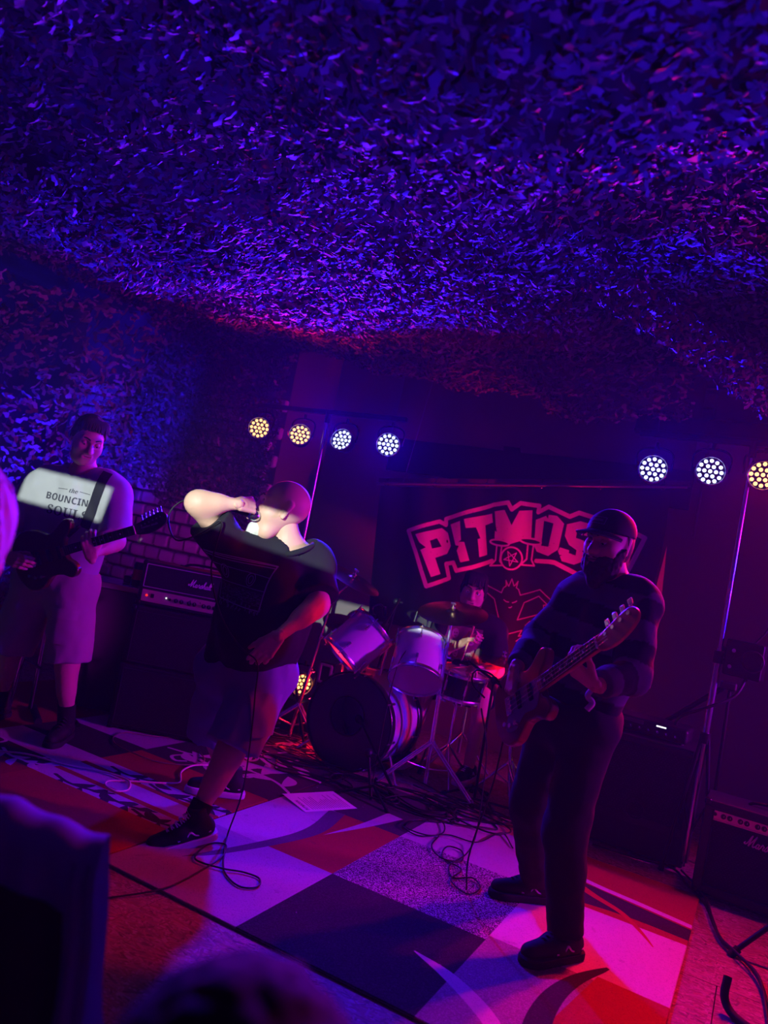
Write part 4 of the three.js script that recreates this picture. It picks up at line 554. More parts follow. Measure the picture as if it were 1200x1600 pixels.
function ell(c, r) { const fn = (x, y, z) => { const a = (x - c[0]) / r[0], b = (y - c[1]) / r[1], d = (z - c[2]) / r[2], k0 = Math.sqrt(a * a + b * b + d * d), k1 = Math.sqrt((a / r[0]) ** 2 + (b / r[1]) ** 2 + (d / r[2]) ** 2); return k1 < 1e-6 ? -Math.min(...r) : k0 * (k0 - 1) / k1; }; fn.lo = c.map((v, i) => v - r[i]); fn.hi = c.map((v, i) => v + r[i]); return fn; }
function cutBy(fn, at, n) { const N = V(n).normalize(), k = N.dot(V(at)); const g = (x, y, z) => Math.max(fn(x, y, z), x * N.x + y * N.y + z * N.z - k); g.lo = fn.lo; g.hi = fn.hi; return g; }
function join(list, k = 0.03) { const g = (x, y, z) => { let d = list[0](x, y, z); for (let i = 1; i < list.length; i++) d = smin(d, list[i](x, y, z), k); return d; }; g.lo = [0, 1, 2].map((i) => Math.min(...list.map((f) => f.lo[i]))); g.hi = [0, 1, 2].map((i) => Math.max(...list.map((f) => f.hi[i]))); return g; }
function warp(fn, amp) { const g = (x, y, z) => fn(x, y, z) + amp(x, y, z); g.lo = fn.lo.map((v) => v - 0.02); g.hi = fn.hi.map((v) => v + 0.02); return g; }
function net(f, h) {                                          // surface nets
  const lo = f.lo.map((v) => v - 2.5 * h), n = f.hi.map((v, i) => Math.ceil((v + 2.5 * h - lo[i]) / h) + 1), [nx, ny, nz] = n, val = new Float32Array(nx * ny * nz), B = 4;
  for (let k = 0; k < nz; k += B) for (let j = 0; j < ny; j += B) for (let i = 0; i < nx; i += B) {
    const m = f(lo[0] + (i + 1.5) * h, lo[1] + (j + 1.5) * h, lo[2] + (k + 1.5) * h), skip = Math.abs(m) > h * 6 + 0.012;
    for (let c = k; c < Math.min(k + B, nz); c++) for (let b = j; b < Math.min(j + B, ny); b++) for (let a = i; a < Math.min(i + B, nx); a++) val[a + nx * (b + ny * c)] = skip ? m : f(lo[0] + a * h, lo[1] + b * h, lo[2] + c * h);
  }
  const idx = new Int32Array(nx * ny * nz).fill(-1), pos = [], tri = [], off = [0, 1, nx, nx + 1, nx * ny, nx * ny + 1, nx * ny + nx, nx * ny + nx + 1], E = [[0, 1], [2, 3], [4, 5], [6, 7], [0, 2], [1, 3], [4, 6], [5, 7], [0, 4], [1, 5], [2, 6], [3, 7]];
  for (let k = 0; k < nz - 1; k++) for (let j = 0; j < ny - 1; j++) for (let i = 0; i < nx - 1; i++) {
    const o = i + nx * (j + ny * k); let mask = 0; for (let c = 0; c < 8; c++) if (val[o + off[c]] < 0) mask |= 1 << c;
    if (mask === 0 || mask === 255) continue;
    let x = 0, y = 0, z = 0, m = 0;
    for (const [a, b] of E) { const va = val[o + off[a]], vb = val[o + off[b]]; if ((va < 0) === (vb < 0)) continue; const t = va / (va - vb); x += (a & 1) + t * ((b & 1) - (a & 1)); y += (a >> 1 & 1) + t * ((b >> 1 & 1) - (a >> 1 & 1)); z += (a >> 2) + t * ((b >> 2) - (a >> 2)); m++; }
    idx[o] = pos.length / 3; pos.push(lo[0] + (i + x / m) * h, lo[1] + (j + y / m) * h, lo[2] + (k + z / m) * h);
  }
  const quad = (a, b, c, d, flip) => { if (a < 0 || b < 0 || c < 0 || d < 0) return; if (flip) tri.push(a, c, b, a, d, c); else tri.push(a, b, c, a, c, d); };
  for (let k = 1; k < nz - 1; k++) for (let j = 1; j < ny - 1; j++) for (let i = 1; i < nx - 1; i++) {
    const o = i + nx * (j + ny * k), s = val[o] < 0;
    if (s !== val[o + 1] < 0) quad(idx[o], idx[o - nx], idx[o - nx - nx * ny], idx[o - nx * ny], s === false);
    if (s !== val[o + nx] < 0) quad(idx[o], idx[o - nx * ny], idx[o - nx * ny - 1], idx[o - 1], s === false);
    if (s !== val[o + nx * ny] < 0) quad(idx[o], idx[o - 1], idx[o - 1 - nx], idx[o - nx], s === false);
  }
  const g = new THREE.BufferGeometry(); g.setAttribute('position', new THREE.Float32BufferAttribute(pos, 3)); g.setIndex(tri); g.computeVertexNormals();
  const uv = new Float32Array(pos.length / 3 * 2); for (let i = 0; i < pos.length / 3; i++) { uv[2 * i] = (pos[3 * i] + pos[3 * i + 2] * 0.7) * 6; uv[2 * i + 1] = pos[3 * i + 1] * 6; } g.setAttribute('uv', new THREE.BufferAttribute(uv, 2));
  return g;
}
const add = (a, b, s = 1) => [a[0] + b[0] * s, a[1] + b[1] * s, a[2] + b[2] * s], sub = (a, b) => add(a, b, -1), mix = (a, b, t) => add(a, sub(b, a), t);
const unit = (a) => V(a).normalize().toArray(), cross = (a, b) => V(a).cross(V(b)).toArray();
function frameOf(c, F, up = [0, 1, 0]) { const f = V(F).normalize(), r = V(up).cross(f).normalize(), u = f.clone().cross(r); return new THREE.Matrix4().makeBasis(r, u, f).setPosition(...c); }   // local: x to the figure's left, y up, z forward
function headField(o = {}) {
  const j = o.jaw ?? 0, w = o.wide ?? 1;
  let f = join([ell([0, 0.032, -0.014], [0.077 * w, 0.092, 0.097]), ell([0, -0.035, 0.026], [0.063 * w, 0.08, 0.068]), cap([-0.03, -0.094 - j, 0.035], [0.03, -0.094 - j, 0.035], 0.032, 0.032), cap([0, -0.1 - j, 0.058], [0, -0.098 - j, 0.055], 0.025), cap([-0.04, -0.02, 0.06], [-0.045, -0.035, 0.05], 0.024), cap([0.04, -0.02, 0.06], [0.045, -0.035, 0.05], 0.024)], 0.04);
  const details = [cap([0, 0.012, 0.088], [0, -0.03, 0.112], 0.0095, 0.0145), cap([-0.012, -0.034, 0.1], [0.012, -0.034, 0.1], 0.0095), cap([-0.045, 0.03, 0.076], [-0.008, 0.026, 0.09], 0.01), cap([0.045, 0.03, 0.076], [0.008, 0.026, 0.09], 0.01), cap([-0.02, -0.06, 0.088], [0.02, -0.06, 0.088], 0.0075), cap([-0.017, -0.073 - j, 0.086 - j * 0.4], [0.017, -0.073 - j, 0.086 - j * 0.4], 0.008)];
  f = join([f, ...details], 0.014);
  const base = f, s1 = ell([-0.033, 0.008, 0.098], [0.019, 0.012, 0.022]), s2 = ell([0.033, 0.008, 0.098], [0.019, 0.012, 0.022]), mouth = ell([0, -0.0665 - j * 0.5, 0.1], [0.022, 0.0025 + j * 0.55, 0.03]);
  const carve = (x, y, z) => { let d = base(x, y, z); d = -smin(-d, s1(x, y, z), 0.012); d = -smin(-d, s2(x, y, z), 0.012); return -smin(-d, mouth(x, y, z), 0.005); };
  const ears = [-1, 1].flatMap((s) => [cap([s * 0.076 * w, 0.024, -0.022], [s * 0.078 * w, -0.03, -0.008], 0.017, 0.011, [1, 0, 0.3], 2.2)]);
  const dent = [-1, 1].map((s) => ell([s * 0.094 * w, 0.0, -0.008], [0.011, 0.02, 0.011]));
  const out = (x, y, z) => { let d = smin(carve(x, y, z), Math.min(ears[0](x, y, z), ears[1](x, y, z)), 0.01); for (const e of dent) d = -smin(-d, e(x, y, z), 0.006); return d; };
  out.lo = [-0.11, -0.16 - j, -0.125]; out.hi = [0.11, 0.14, 0.145]; return out;
}
const TMP = new THREE.Matrix4();
function placed(geo, m) { return geo.applyMatrix4(m); }
function handField(wrist, dir, palm, side, curl, o = {}) {
  const D = V(dir).normalize(), P = V(palm).addScaledVector(D, -V(palm).dot(D)).normalize(), L = D.clone().cross(P).multiplyScalar(side), s = o.scale ?? 1, w = V(wrist), list = [];
  const pt = (u, v, k) => w.clone().addScaledVector(D, u * s).addScaledVector(L, v * s).addScaledVector(P, k * s);
  const vs = [0.031, 0.011, -0.010, -0.030], us = [0.088, 0.092, 0.087, 0.078], seg = [[0.043, 0.026, 0.021], [0.047, 0.03, 0.022], [0.043, 0.028, 0.021], [0.034, 0.021, 0.019]];
  for (let i = 0; i < 4; i++) {
    const k = pt(us[i], vs[i], -0.002), from = pt(0.0, vs[i] * 0.55, 0); list.push(cap(from.toArray(), k.toArray(), 0.017 * s, 0.0125 * s, P.toArray(), 1.15));
    let d = D.clone().addScaledVector(L, vs[i] * (o.spread ?? 1.6)).normalize(), p = k, c = curl[i];
    seg[i].forEach((len, q) => { const ang = c * (q === 0 ? 1 : q === 1 ? 1.25 : 0.8), ax = d.clone().cross(P).normalize(); d = d.clone().applyAxisAngle(ax.lengthSq() < 0.5 ? L : ax, ang); const e = p.clone().addScaledVector(d, len * s); list.push(cap(p.toArray(), e.toArray(), (0.0098 - q * 0.0009) * s, (0.009 - q * 0.0009) * s)); p = e; P.copy(P); });
  }
  const tb = pt(0.024, 0.024, 0.004), t1 = o.thumb ?? [0.55, 0.75, 0.35], dir1 = D.clone().multiplyScalar(t1[0]).addScaledVector(L, t1[1]).addScaledVector(P, t1[2]).normalize(), a = tb.clone().addScaledVector(dir1, 0.042 * s), dir2 = dir1.clone().addScaledVector(D, 0.45).addScaledVector(L, -(o.thumbIn ?? 0.1)).addScaledVector(P, o.thumbCurl ?? 0.1).normalize(), b = a.clone().addScaledVector(dir2, 0.032 * s), c2 = b.clone().addScaledVector(dir2, 0.024 * s);
  list.push(cap(tb.toArray(), a.toArray(), 0.017 * s, 0.012 * s), cap(a.toArray(), b.toArray(), 0.0115 * s, 0.0105 * s), cap(b.toArray(), c2.toArray(), 0.0105 * s, 0.0085 * s), cap(pt(-0.02, 0, 0).toArray(), pt(0.03, 0, 0).toArray(), 0.0205 * s, 0.022 * s, P.toArray(), 1.35));
  return join(list, 0.008 * s);
}
function bodyField(J, s = 1) {                                  // the whole naked figure, also beneath the clothes
  const fwd = unit(cross(sub(J.shL, J.shR), [0, 1, 0])).map((v) => -v), L = [];
  const belly = J.belly ?? mix(J.chest, J.pelvis, 0.6);
  L.push(cap(mix(J.neck, J.chest, 0.3), J.chest, 0.1 * s, 0.125 * s, fwd, 1.2), cap(J.chest, belly, 0.125 * s, (J.bellyR ?? 0.12) * s, fwd, J.bellyR ? 1.05 : 1.25), cap(belly, J.pelvis, (J.bellyR ?? 0.12) * s, 0.125 * s, fwd, 1.15));
  for (const k of ['R', 'L']) {
    const sh = J['sh' + k], el = J['el' + k], wr = J['wr' + k], hip = J['hip' + k], kn = J['kn' + k], an = J['an' + k], io = mix(sh, J.neck, 0.25);
    L.push(cap(io, mix(J['hip' + k], J.pelvis, 0.2), 0.085 * s, 0.1 * s, fwd, 1.25), cap(mix(sh, J.neck, 0.85), sh, 0.055 * s, 0.062 * s), cap(sh, el, 0.056 * s, 0.044 * s), cap(el, wr, 0.043 * s, 0.027 * s), cap(mix(el, wr, 0.15), mix(el, wr, 0.45), 0.046 * s, 0.038 * s));
    if (kn) L.push(cap(hip, kn, 0.088 * s, 0.06 * s)); if (kn && an) { L.push(cap(kn, an, 0.057 * s, 0.037 * s)); const back = V(0, 0, 0).addScaledVector(V(fwd), -0.016).toArray(); L.push(cap(add(mix(kn, an, 0.14), back), add(mix(kn, an, 0.5), back), 0.055 * s, 0.043 * s)); }
  }
  L.push(cap(add(J.neck, [0, -0.03, 0]), J.head ? mix(J.neck, J.head, 0.75) : J.neck, 0.064 * s, 0.056 * s));
  return join(L, 0.045);
}
const wrinkle = (a, fx, fy, fz, ph = 0) => (x, y, z) => a * noise(x * fx + ph, y * fy + ph, z * fz - ph) + a * 0.5 * noise(x * fx * 2.3 - ph, y * fy * 2.1, z * fz * 2.2 + ph);
function shirtField(J, o) {
  const fwd = unit(cross(sub(J.shL, J.shR), [0, 1, 0])).map((v) => -v), belly = J.belly ?? mix(J.chest, J.pelvis, 0.6), q = o.loose ?? 0.02, L = [], s = o.s ?? 1, up = unit(sub(J.neck, J.pelvis));
  const tr = [cap(mix(J.neck, J.chest, 0.35), J.chest, 0.1 * s + q, 0.13 * s + q, fwd, 1.2), cap(J.chest, belly, 0.13 * s + q, (J.bellyR ?? 0.125) * s + q, fwd, J.bellyR ? 1.05 : 1.25), cap(belly, J.pelvis, (J.bellyR ?? 0.125) * s + q, 0.13 * s + q, fwd, 1.15)];
  for (const k of ['R', 'L']) { const sh = J['sh' + k], io = mix(sh, J.neck, 0.25); tr.push(cap(io, mix(J['hip' + k], J.pelvis, 0.2), 0.088 * s + q, 0.105 * s + q, fwd, 1.2), cap(mix(sh, J.neck, 0.8), sh, 0.056 * s + q * 0.6, 0.066 * s + q * 0.7)); }
  const hem = cutBy(join(tr, 0.05), o.hem, o.hemN ?? up.map((v) => -v));
  L.push(hem);
  for (const k of ['R', 'L']) {
    const sh = J['sh' + k], el = J['el' + k], wr = J['wr' + k], t = o['sleeve' + k] ?? o.sleeve ?? 0.8;
    if (t <= 1) L.push(cutBy(cap(sh, mix(sh, el, t + 0.25), 0.066 * s + q * 0.8, 0.058 * s + q * 1.5), mix(sh, el, t), sub(el, sh)));
    else L.push(cap(sh, el, 0.064 * s + q * 0.7, 0.052 * s + q * 0.9), cutBy(cap(el, mix(el, wr, 1.2), 0.052 * s + q * 0.8, 0.034 * s + q * 0.8), mix(el, wr, t - 1), sub(wr, el)));
  }
  let f = join(L, 0.035);
  const nb = cap(add(J.neck, up, 0.0), add(J.neck, up, 0.2), o.neckR ?? 0.074), g = f; f = (x, y, z) => Math.max(g(x, y, z), -nb(x, y, z)); f.lo = g.lo; f.hi = g.hi;
  return warp(f, o.wr ?? wrinkle(0.007, 9, 5, 9, 2));
}
function legField(J, o) {                                       // shorts or trousers
  const q = o.loose ?? 0.02, L = [cutBy(join([cap(J.hipR, J.hipL, 0.115 + q, 0.115 + q), cap(J.pelvis, mix(J.hipR, J.hipL, 0.5), 0.125 + q, 0.115 + q)], 0.04), add(J.pelvis, [0, o.waist ?? 0.08, 0]), [0, 1, 0])];
  for (const k of ['R', 'L']) {
    const hip = J['hip' + k], kn = J['kn' + k], an = J['an' + k]; if (!kn) continue;
    if (o.len <= 1.2) L.push(cutBy(cap(hip, add(kn, sub(kn, hip), 0.4), 0.095 + q, (o.hemR ?? 0.085) + q), mix(hip, kn, o['len' + k] ?? o.len), sub(kn, hip)));
    else L.push(cap(hip, kn, 0.094 + q, 0.066 + q), cutBy(cap(kn, add(an, sub(an, kn), 0.2), 0.066 + q, 0.05 + q), mix(kn, an, o.len - 1), sub(an, kn)));
  }
  return warp(join(L, 0.04), o.wr ?? wrinkle(0.008, 11, 7, 11, 5));
}
function decal(field, centre, dir, up, w, h, nu, nv, lift = 0.0025) {   // a patch that follows the cloth
  const D = V(dir).normalize(), U = V(up).addScaledVector(D, -V(up).dot(D)).normalize(), X = U.clone().cross(D.clone().negate()), g = new THREE.PlaneGeometry(w, h, nu, nv), p = g.attributes.position, C = V(centre);
  for (let i = 0; i < p.count; i++) { const q = C.clone().addScaledVector(X, p.getX(i)).addScaledVector(U, p.getY(i)).addScaledVector(D, -0.35); for (let k = 0; k < 60; k++) { const d = field(q.x, q.y, q.z); if (d < lift) break; q.addScaledVector(D, Math.max((d - lift) * 0.7, 0.0005)); } p.setXYZ(i, q.x, q.y, q.z); }
  g.computeVertexNormals(); return g;
}
const cloth = (c, rough = 0.9, extra = {}) => std(c, rough, 0, { bumpMap: clothBump, bumpScale: 0.0008, ...extra });
const soleW = std(0xcfc8cc, 0.7), shoeBlack = cloth(0x0e0d10, 0.75), laceW = std(0xe5dfe4, 0.8);
function shoe(p, ankle, toe, up = [0, 1, 0], o = {}) {          // low skate shoe with a pale sole and side stripe
  const f = V(toe).sub(V(ankle)); const U = V(up).normalize(); f.addScaledVector(U, -f.dot(U)).normalize(); const r = U.clone().cross(f).normalize(), m = new THREE.Matrix4().makeBasis(f, U, r.clone().negate().multiplyScalar(-1).negate()); m.makeBasis(f, U, f.clone().cross(U)); m.setPosition(...o.base ?? [ankle[0], 0, ankle[2]]);
  const g = new THREE.Group(); g.name = 'shoe'; g.applyMatrix4(m); p.add(g);
  let u = join([cap([-0.055, 0.055, 0], [0.05, 0.055, 0], 0.043, 0.045), cap([0.05, 0.05, 0], [0.165, 0.038, 0.004], 0.044, 0.036), cap([-0.03, 0.06, 0], [-0.025, o.high ? 0.15 : 0.1, 0], 0.044, 0.043)], 0.03); u = cutBy(u, [0, 0.022, 0], [0, -1, 0]); u = cutBy(u, [0, o.high ? 0.155 : 0.105, 0], [0, 1, 0]);
  mesh('upper', net(u, 0.007), shoeBlack, g);
  const sole = (k) => [[-0.1, 0], [-0.085, 0.034 + k], [-0.02, 0.04 + k], [0.07, 0.042 + k], [0.15, 0.045 + k], [0.198, 0.028], [0.204, 0], [0.19, -0.028], [0.14, -0.04 - k], [0.05, -0.038 - k], [-0.02, -0.036 - k], [-0.085, -0.032 - k]];
  mesh('sole', outline(sole(0.004), 0.03, 0.006).rotateX(-Math.PI / 2).translate(0, 0.0155, 0), o.sole ?? soleW, g);
  mesh('foxing_line', outline(sole(0.008), 0.004, 0.001).rotateX(-Math.PI / 2).translate(0, 0.031, 0), o.line ?? laceW, g);
  const laces = []; for (let i = 0; i < 6; i++) { const t = i / 5, x = 0.105 - 0.095 * t, y = 0.079 + 0.03 * t * (o.high ? 2 : 1), hw = 0.02 + 0.004 * t; laces.push(tube([[x, y - 0.008, -hw], [x + 0.006, y + 0.009, 0], [x - 0.012, y - 0.004, hw]], 0.003, false, 8, 5), tube([[x, y - 0.008, hw], [x + 0.006, y + 0.01, 0], [x - 0.012, y - 0.004, -hw]], 0.003, false, 8, 5)); }
  mesh('laces', laces, o.lace ?? laceW, g);
  for (const s of [-1, 1]) mesh('side_stripe', tube([[0.075, 0.045, s * 0.0455], [0.04, 0.05, s * 0.0465], [0.02, 0.07, s * 0.0465], [-0.005, 0.052, s * 0.0465], [-0.07, 0.052, s * 0.042]], 0.0045, false, 26, 5), o.stripe ?? o.line ?? laceW, g);
  return g;
}
function figure(label, root, J, o) {
  const t = thing('person', label, 'person', root); const inv = new THREE.Matrix4().makeTranslation(-root[0], -root[1], -root[2]);
  const loc = (g) => g.applyMatrix4(inv);
  const parts = [net(bodyField(J, o.s ?? 1), 0.013)];
  const HM = frameOf(J.head, J.face, J.headUp); const hs = o.headScale ?? 1; HM.scale(V(hs, hs, hs));
  parts.push(net(headField(o.headOpt), 0.0042).applyMatrix4(HM));
  for (const h of o.hands ?? []) parts.push(net(handField(...h), 0.0034));
  mesh('body', loc(merge(parts)), o.skin ?? M.skin, t);
  const inHead = (name, g, mat) => mesh(name, loc(g.applyMatrix4(HM)), mat, t);
  for (const s of [-1, 1]) { const e = inHead('eye', ball([s * 0.033, 0.008, 0.079], 0.0125, 14), M.eye); void e; inHead('iris', ball([s * 0.033 + (o.gaze ?? 0), 0.006 - (o.lookDown ?? 0), 0.0865], 0.006, 10), M.iris); if (o.lids !== 0) inHead('eyelid', new THREE.SphereGeometry(0.0136, 14, 8, 0, Math.PI * 2, 0, Math.PI * (o.lids ?? 0.45)).rotateX(0.35).translate(s * 0.033, 0.008, 0.079), o.skin ?? M.skin); }
  for (const s of [-1, 1]) inHead('eyebrow', tube([[s * 0.012, 0.031, 0.1], [s * 0.032, 0.038, 0.094], [s * 0.052, 0.03, 0.076]], 0.0036, false, 10, 5), o.browMat ?? M.hairDark);
  return { t, loc, inHead, HM };
}
const headShell = (grow, o = {}) => join([ell([0, 0.032, -0.014], [0.077 * (o.w ?? 1) + grow, 0.092 + grow, 0.097 + grow]), ell([0, -0.02, -0.02], [0.068 + grow, 0.07 + grow, 0.075 + grow])], 0.03);
function beardField(grow, k = 1, low = 0.1) { let b = join([ell([0, -0.035, 0.026], [0.064 + grow, 0.083 + grow, 0.07 + grow]), cap([-0.03, -0.1, 0.04], [0.03, -0.1, 0.04], 0.034 + grow), cap([0, -0.1, 0.055], [0, -0.1 - low * 0.4, 0.06], 0.03 + grow, 0.024 + grow * 0.6), cap([-0.062, -0.02, 0.01], [-0.045, -0.09, 0.03], 0.018 + grow * 0.6), cap([0.062, -0.02, 0.01], [0.045, -0.09, 0.03], 0.018 + grow * 0.6)], 0.03); b = cutBy(b, [0, -0.038, 0.06], [0, 1, 0.45]); b = cutBy(b, [0, 0, -0.02], [0, 0, -1]); const m = ell([0, -0.067, 0.11], [0.024, 0.011, 0.04]), c = b; const g = (x, y, z) => Math.max(c(x, y, z), -m(x, y, z)) + k * 0.004 * noise(x * 90, y * 60, z * 90); g.lo = b.lo; g.hi = b.hi; return g; }
// ---------- the bass player ----------
function electricGuitar(name, label, o) {
  // local frame: x from the body towards the headstock, y across, z the face; origin at the bridge
  const t = thing(name, label, 'guitar'); basis(t, o.at, o.x, o.z);
  const N = o.nut, k = o.k ?? 1, bodyPts = [[-0.13, 0.0], [-0.115, 0.1], [-0.04, 0.165], [0.05, 0.155], [0.12, 0.115], [0.17, 0.12], [0.25, 0.165], [0.285, 0.15], [0.265, 0.105], [0.215, 0.06], [0.2, 0.0], [0.205, -0.05], [0.235, -0.085], [0.245, -0.125], [0.205, -0.15], [0.15, -0.12], [0.08, -0.115], [0, -0.165], [-0.08, -0.155], [-0.125, -0.085]].map(([x, y]) => [x * k, y * k]);
  mesh('body', outline(bodyPts, 0.042, 0.008), o.bodyMat, t);
  mesh('neck', [box(N - 0.16, o.nw, 0.022, 0.008, [(N + 0.16) / 2, 0, 0.018])], o.neckMat, t);
  const fb = mesh('fretboard', box(N - 0.2, o.nw + 0.004, 0.007, 0.002, [(N + 0.2) / 2, 0, 0.0325]), o.fbMat, t);
  const frets = []; for (let i = 1; i <= 20; i++) { const x = N - (N - 0.0) * (1 - Math.pow(2, -i / 12)); frets.push(box(0.0022, o.nw, 0.002, 0.0007, [x, 0, 0.0368])); } mesh('frets', frets, M.steel, fb);
  const dots = []; for (const i of [3, 5, 7, 9, 12, 15]) dots.push(rod([N * Math.pow(2, -(i - 0.5) / 12), 0, 0.036], [N * Math.pow(2, -(i - 0.5) / 12), 0, 0.0366], 0.004)); mesh('inlay_dots', dots, M.logo, fb);
  const hl = o.hl, hp = o.inline === 'top' ? [[0, 0.021], [0.03, 0.028], [hl * 0.5, 0.042], [hl * 0.85, 0.05], [hl, 0.03], [hl * 0.98, 0.0], [hl * 0.8, -0.02], [hl * 0.5, -0.034], [0.05, -0.034], [0, -0.02]] : [];
  const head = mesh('headstock', outline(hp, 0.016, 0.004).translate(N, 0, 0.014), o.headMat, t);
  if (o.headText) { const tx = canvasTexture(256, 64, (c) => { c.clearRect(0, 0, 256, 64); c.fillStyle = '#d8d0c8'; c.font = 'italic 30px serif'; c.fillText(o.headText, 8, 42); }); const pl = new THREE.PlaneGeometry(0.13, 0.032).translate(N + hl * 0.5, 0.0, 0.0235); mesh('lettering', pl, std(0xffffff, 0.6, 0, { map: tx, transparent: true }), head); }
  for (let i = 0; i < o.strings; i++) { const x = N + 0.045 + i * (hl - 0.07) / (o.strings - 1), y = 0.03 + 0.02 * i / o.strings; const p = mesh('tuning_peg', [rod([x, y, 0.005], [x, y + 0.022, 0.005], 0.004), box(0.014 * o.pg, 0.018 * o.pg, 0.006, 0.003, [x, y + 0.026 + 0.006 * o.pg, 0.005]), rod([x, y - 0.018, 0.02], [x, y - 0.018, 0.034], 0.005 * o.pg)], M.chrome, head); void p; }
  mesh('nut', box(0.005, o.nw, 0.007, 0.001, [N, 0, 0.035]), M.logo, t);
  for (let i = 0; i < o.strings; i++) { const s = (i / (o.strings - 1) - 0.5) * o.nw * 0.8, sb = (i / (o.strings - 1) - 0.5) * o.nw * 1.25; mesh('string', rod([0, sb, 0.036], [N + 0.06, s, 0.039], o.sr * (1.2 - i * 0.12), undefined, 5), M.steel, t); }
  mesh('bridge', [box(0.03, o.nw * 1.6, 0.012, 0.003, [-0.012, 0, 0.027]), ...[...Array(o.strings)].map((_, i) => box(0.02, 0.008, 0.008, 0.002, [0, (i / (o.strings - 1) - 0.5) * o.nw * 1.25, 0.033]))], M.chrome, t);
  for (const x of o.pickups) mesh('pickup', box(0.022, o.nw * 1.55, 0.014, 0.004, [x, 0, 0.025]), M.black, t);
  if (o.guard) mesh('pickguard', outline([[-0.06, -0.1], [0.0, -0.125], [0.08, -0.08], [0.16, -0.085], [0.2, -0.03], [0.2, 0.03], [0.12, 0.05], [0.03, 0.045], [-0.02, -0.02]].map(([x, y]) => [x * k, y * k]), 0.003, 0.0008).translate(0, 0, 0.0225), o.guard, t);
  const kn = mesh('control_knob', [[-0.05, -0.08], [-0.015, -0.1], [0.025, -0.105]].map(([x, y]) => rod([x * k, y * k, 0.02], [x * k, y * k, 0.04], 0.01, 0.009, 16)), M.chrome, t); void kn;
  mesh('strap_button', [rod([-0.13 * k, 0, 0], [-0.145 * k, 0, 0], 0.006), rod([0.285 * k, 0.152 * k, 0], [0.297 * k, 0.16 * k, 0], 0.006)], M.chrome, t);
  if (o.edge) mesh('edge_binding', tube(new THREE.CatmullRomCurve3(bodyPts.map(([x, y]) => V(x, y, 0)), true, 'catmullrom', 0.5).getPoints(100).map((p) => { const l = Math.hypot(p.x, p.y); return [p.x * (1 + 0.006 / l), p.y * (1 + 0.006 / l), 0.012]; }), 0.0025, true, 160, 5), o.edge, t);
  return t;
}
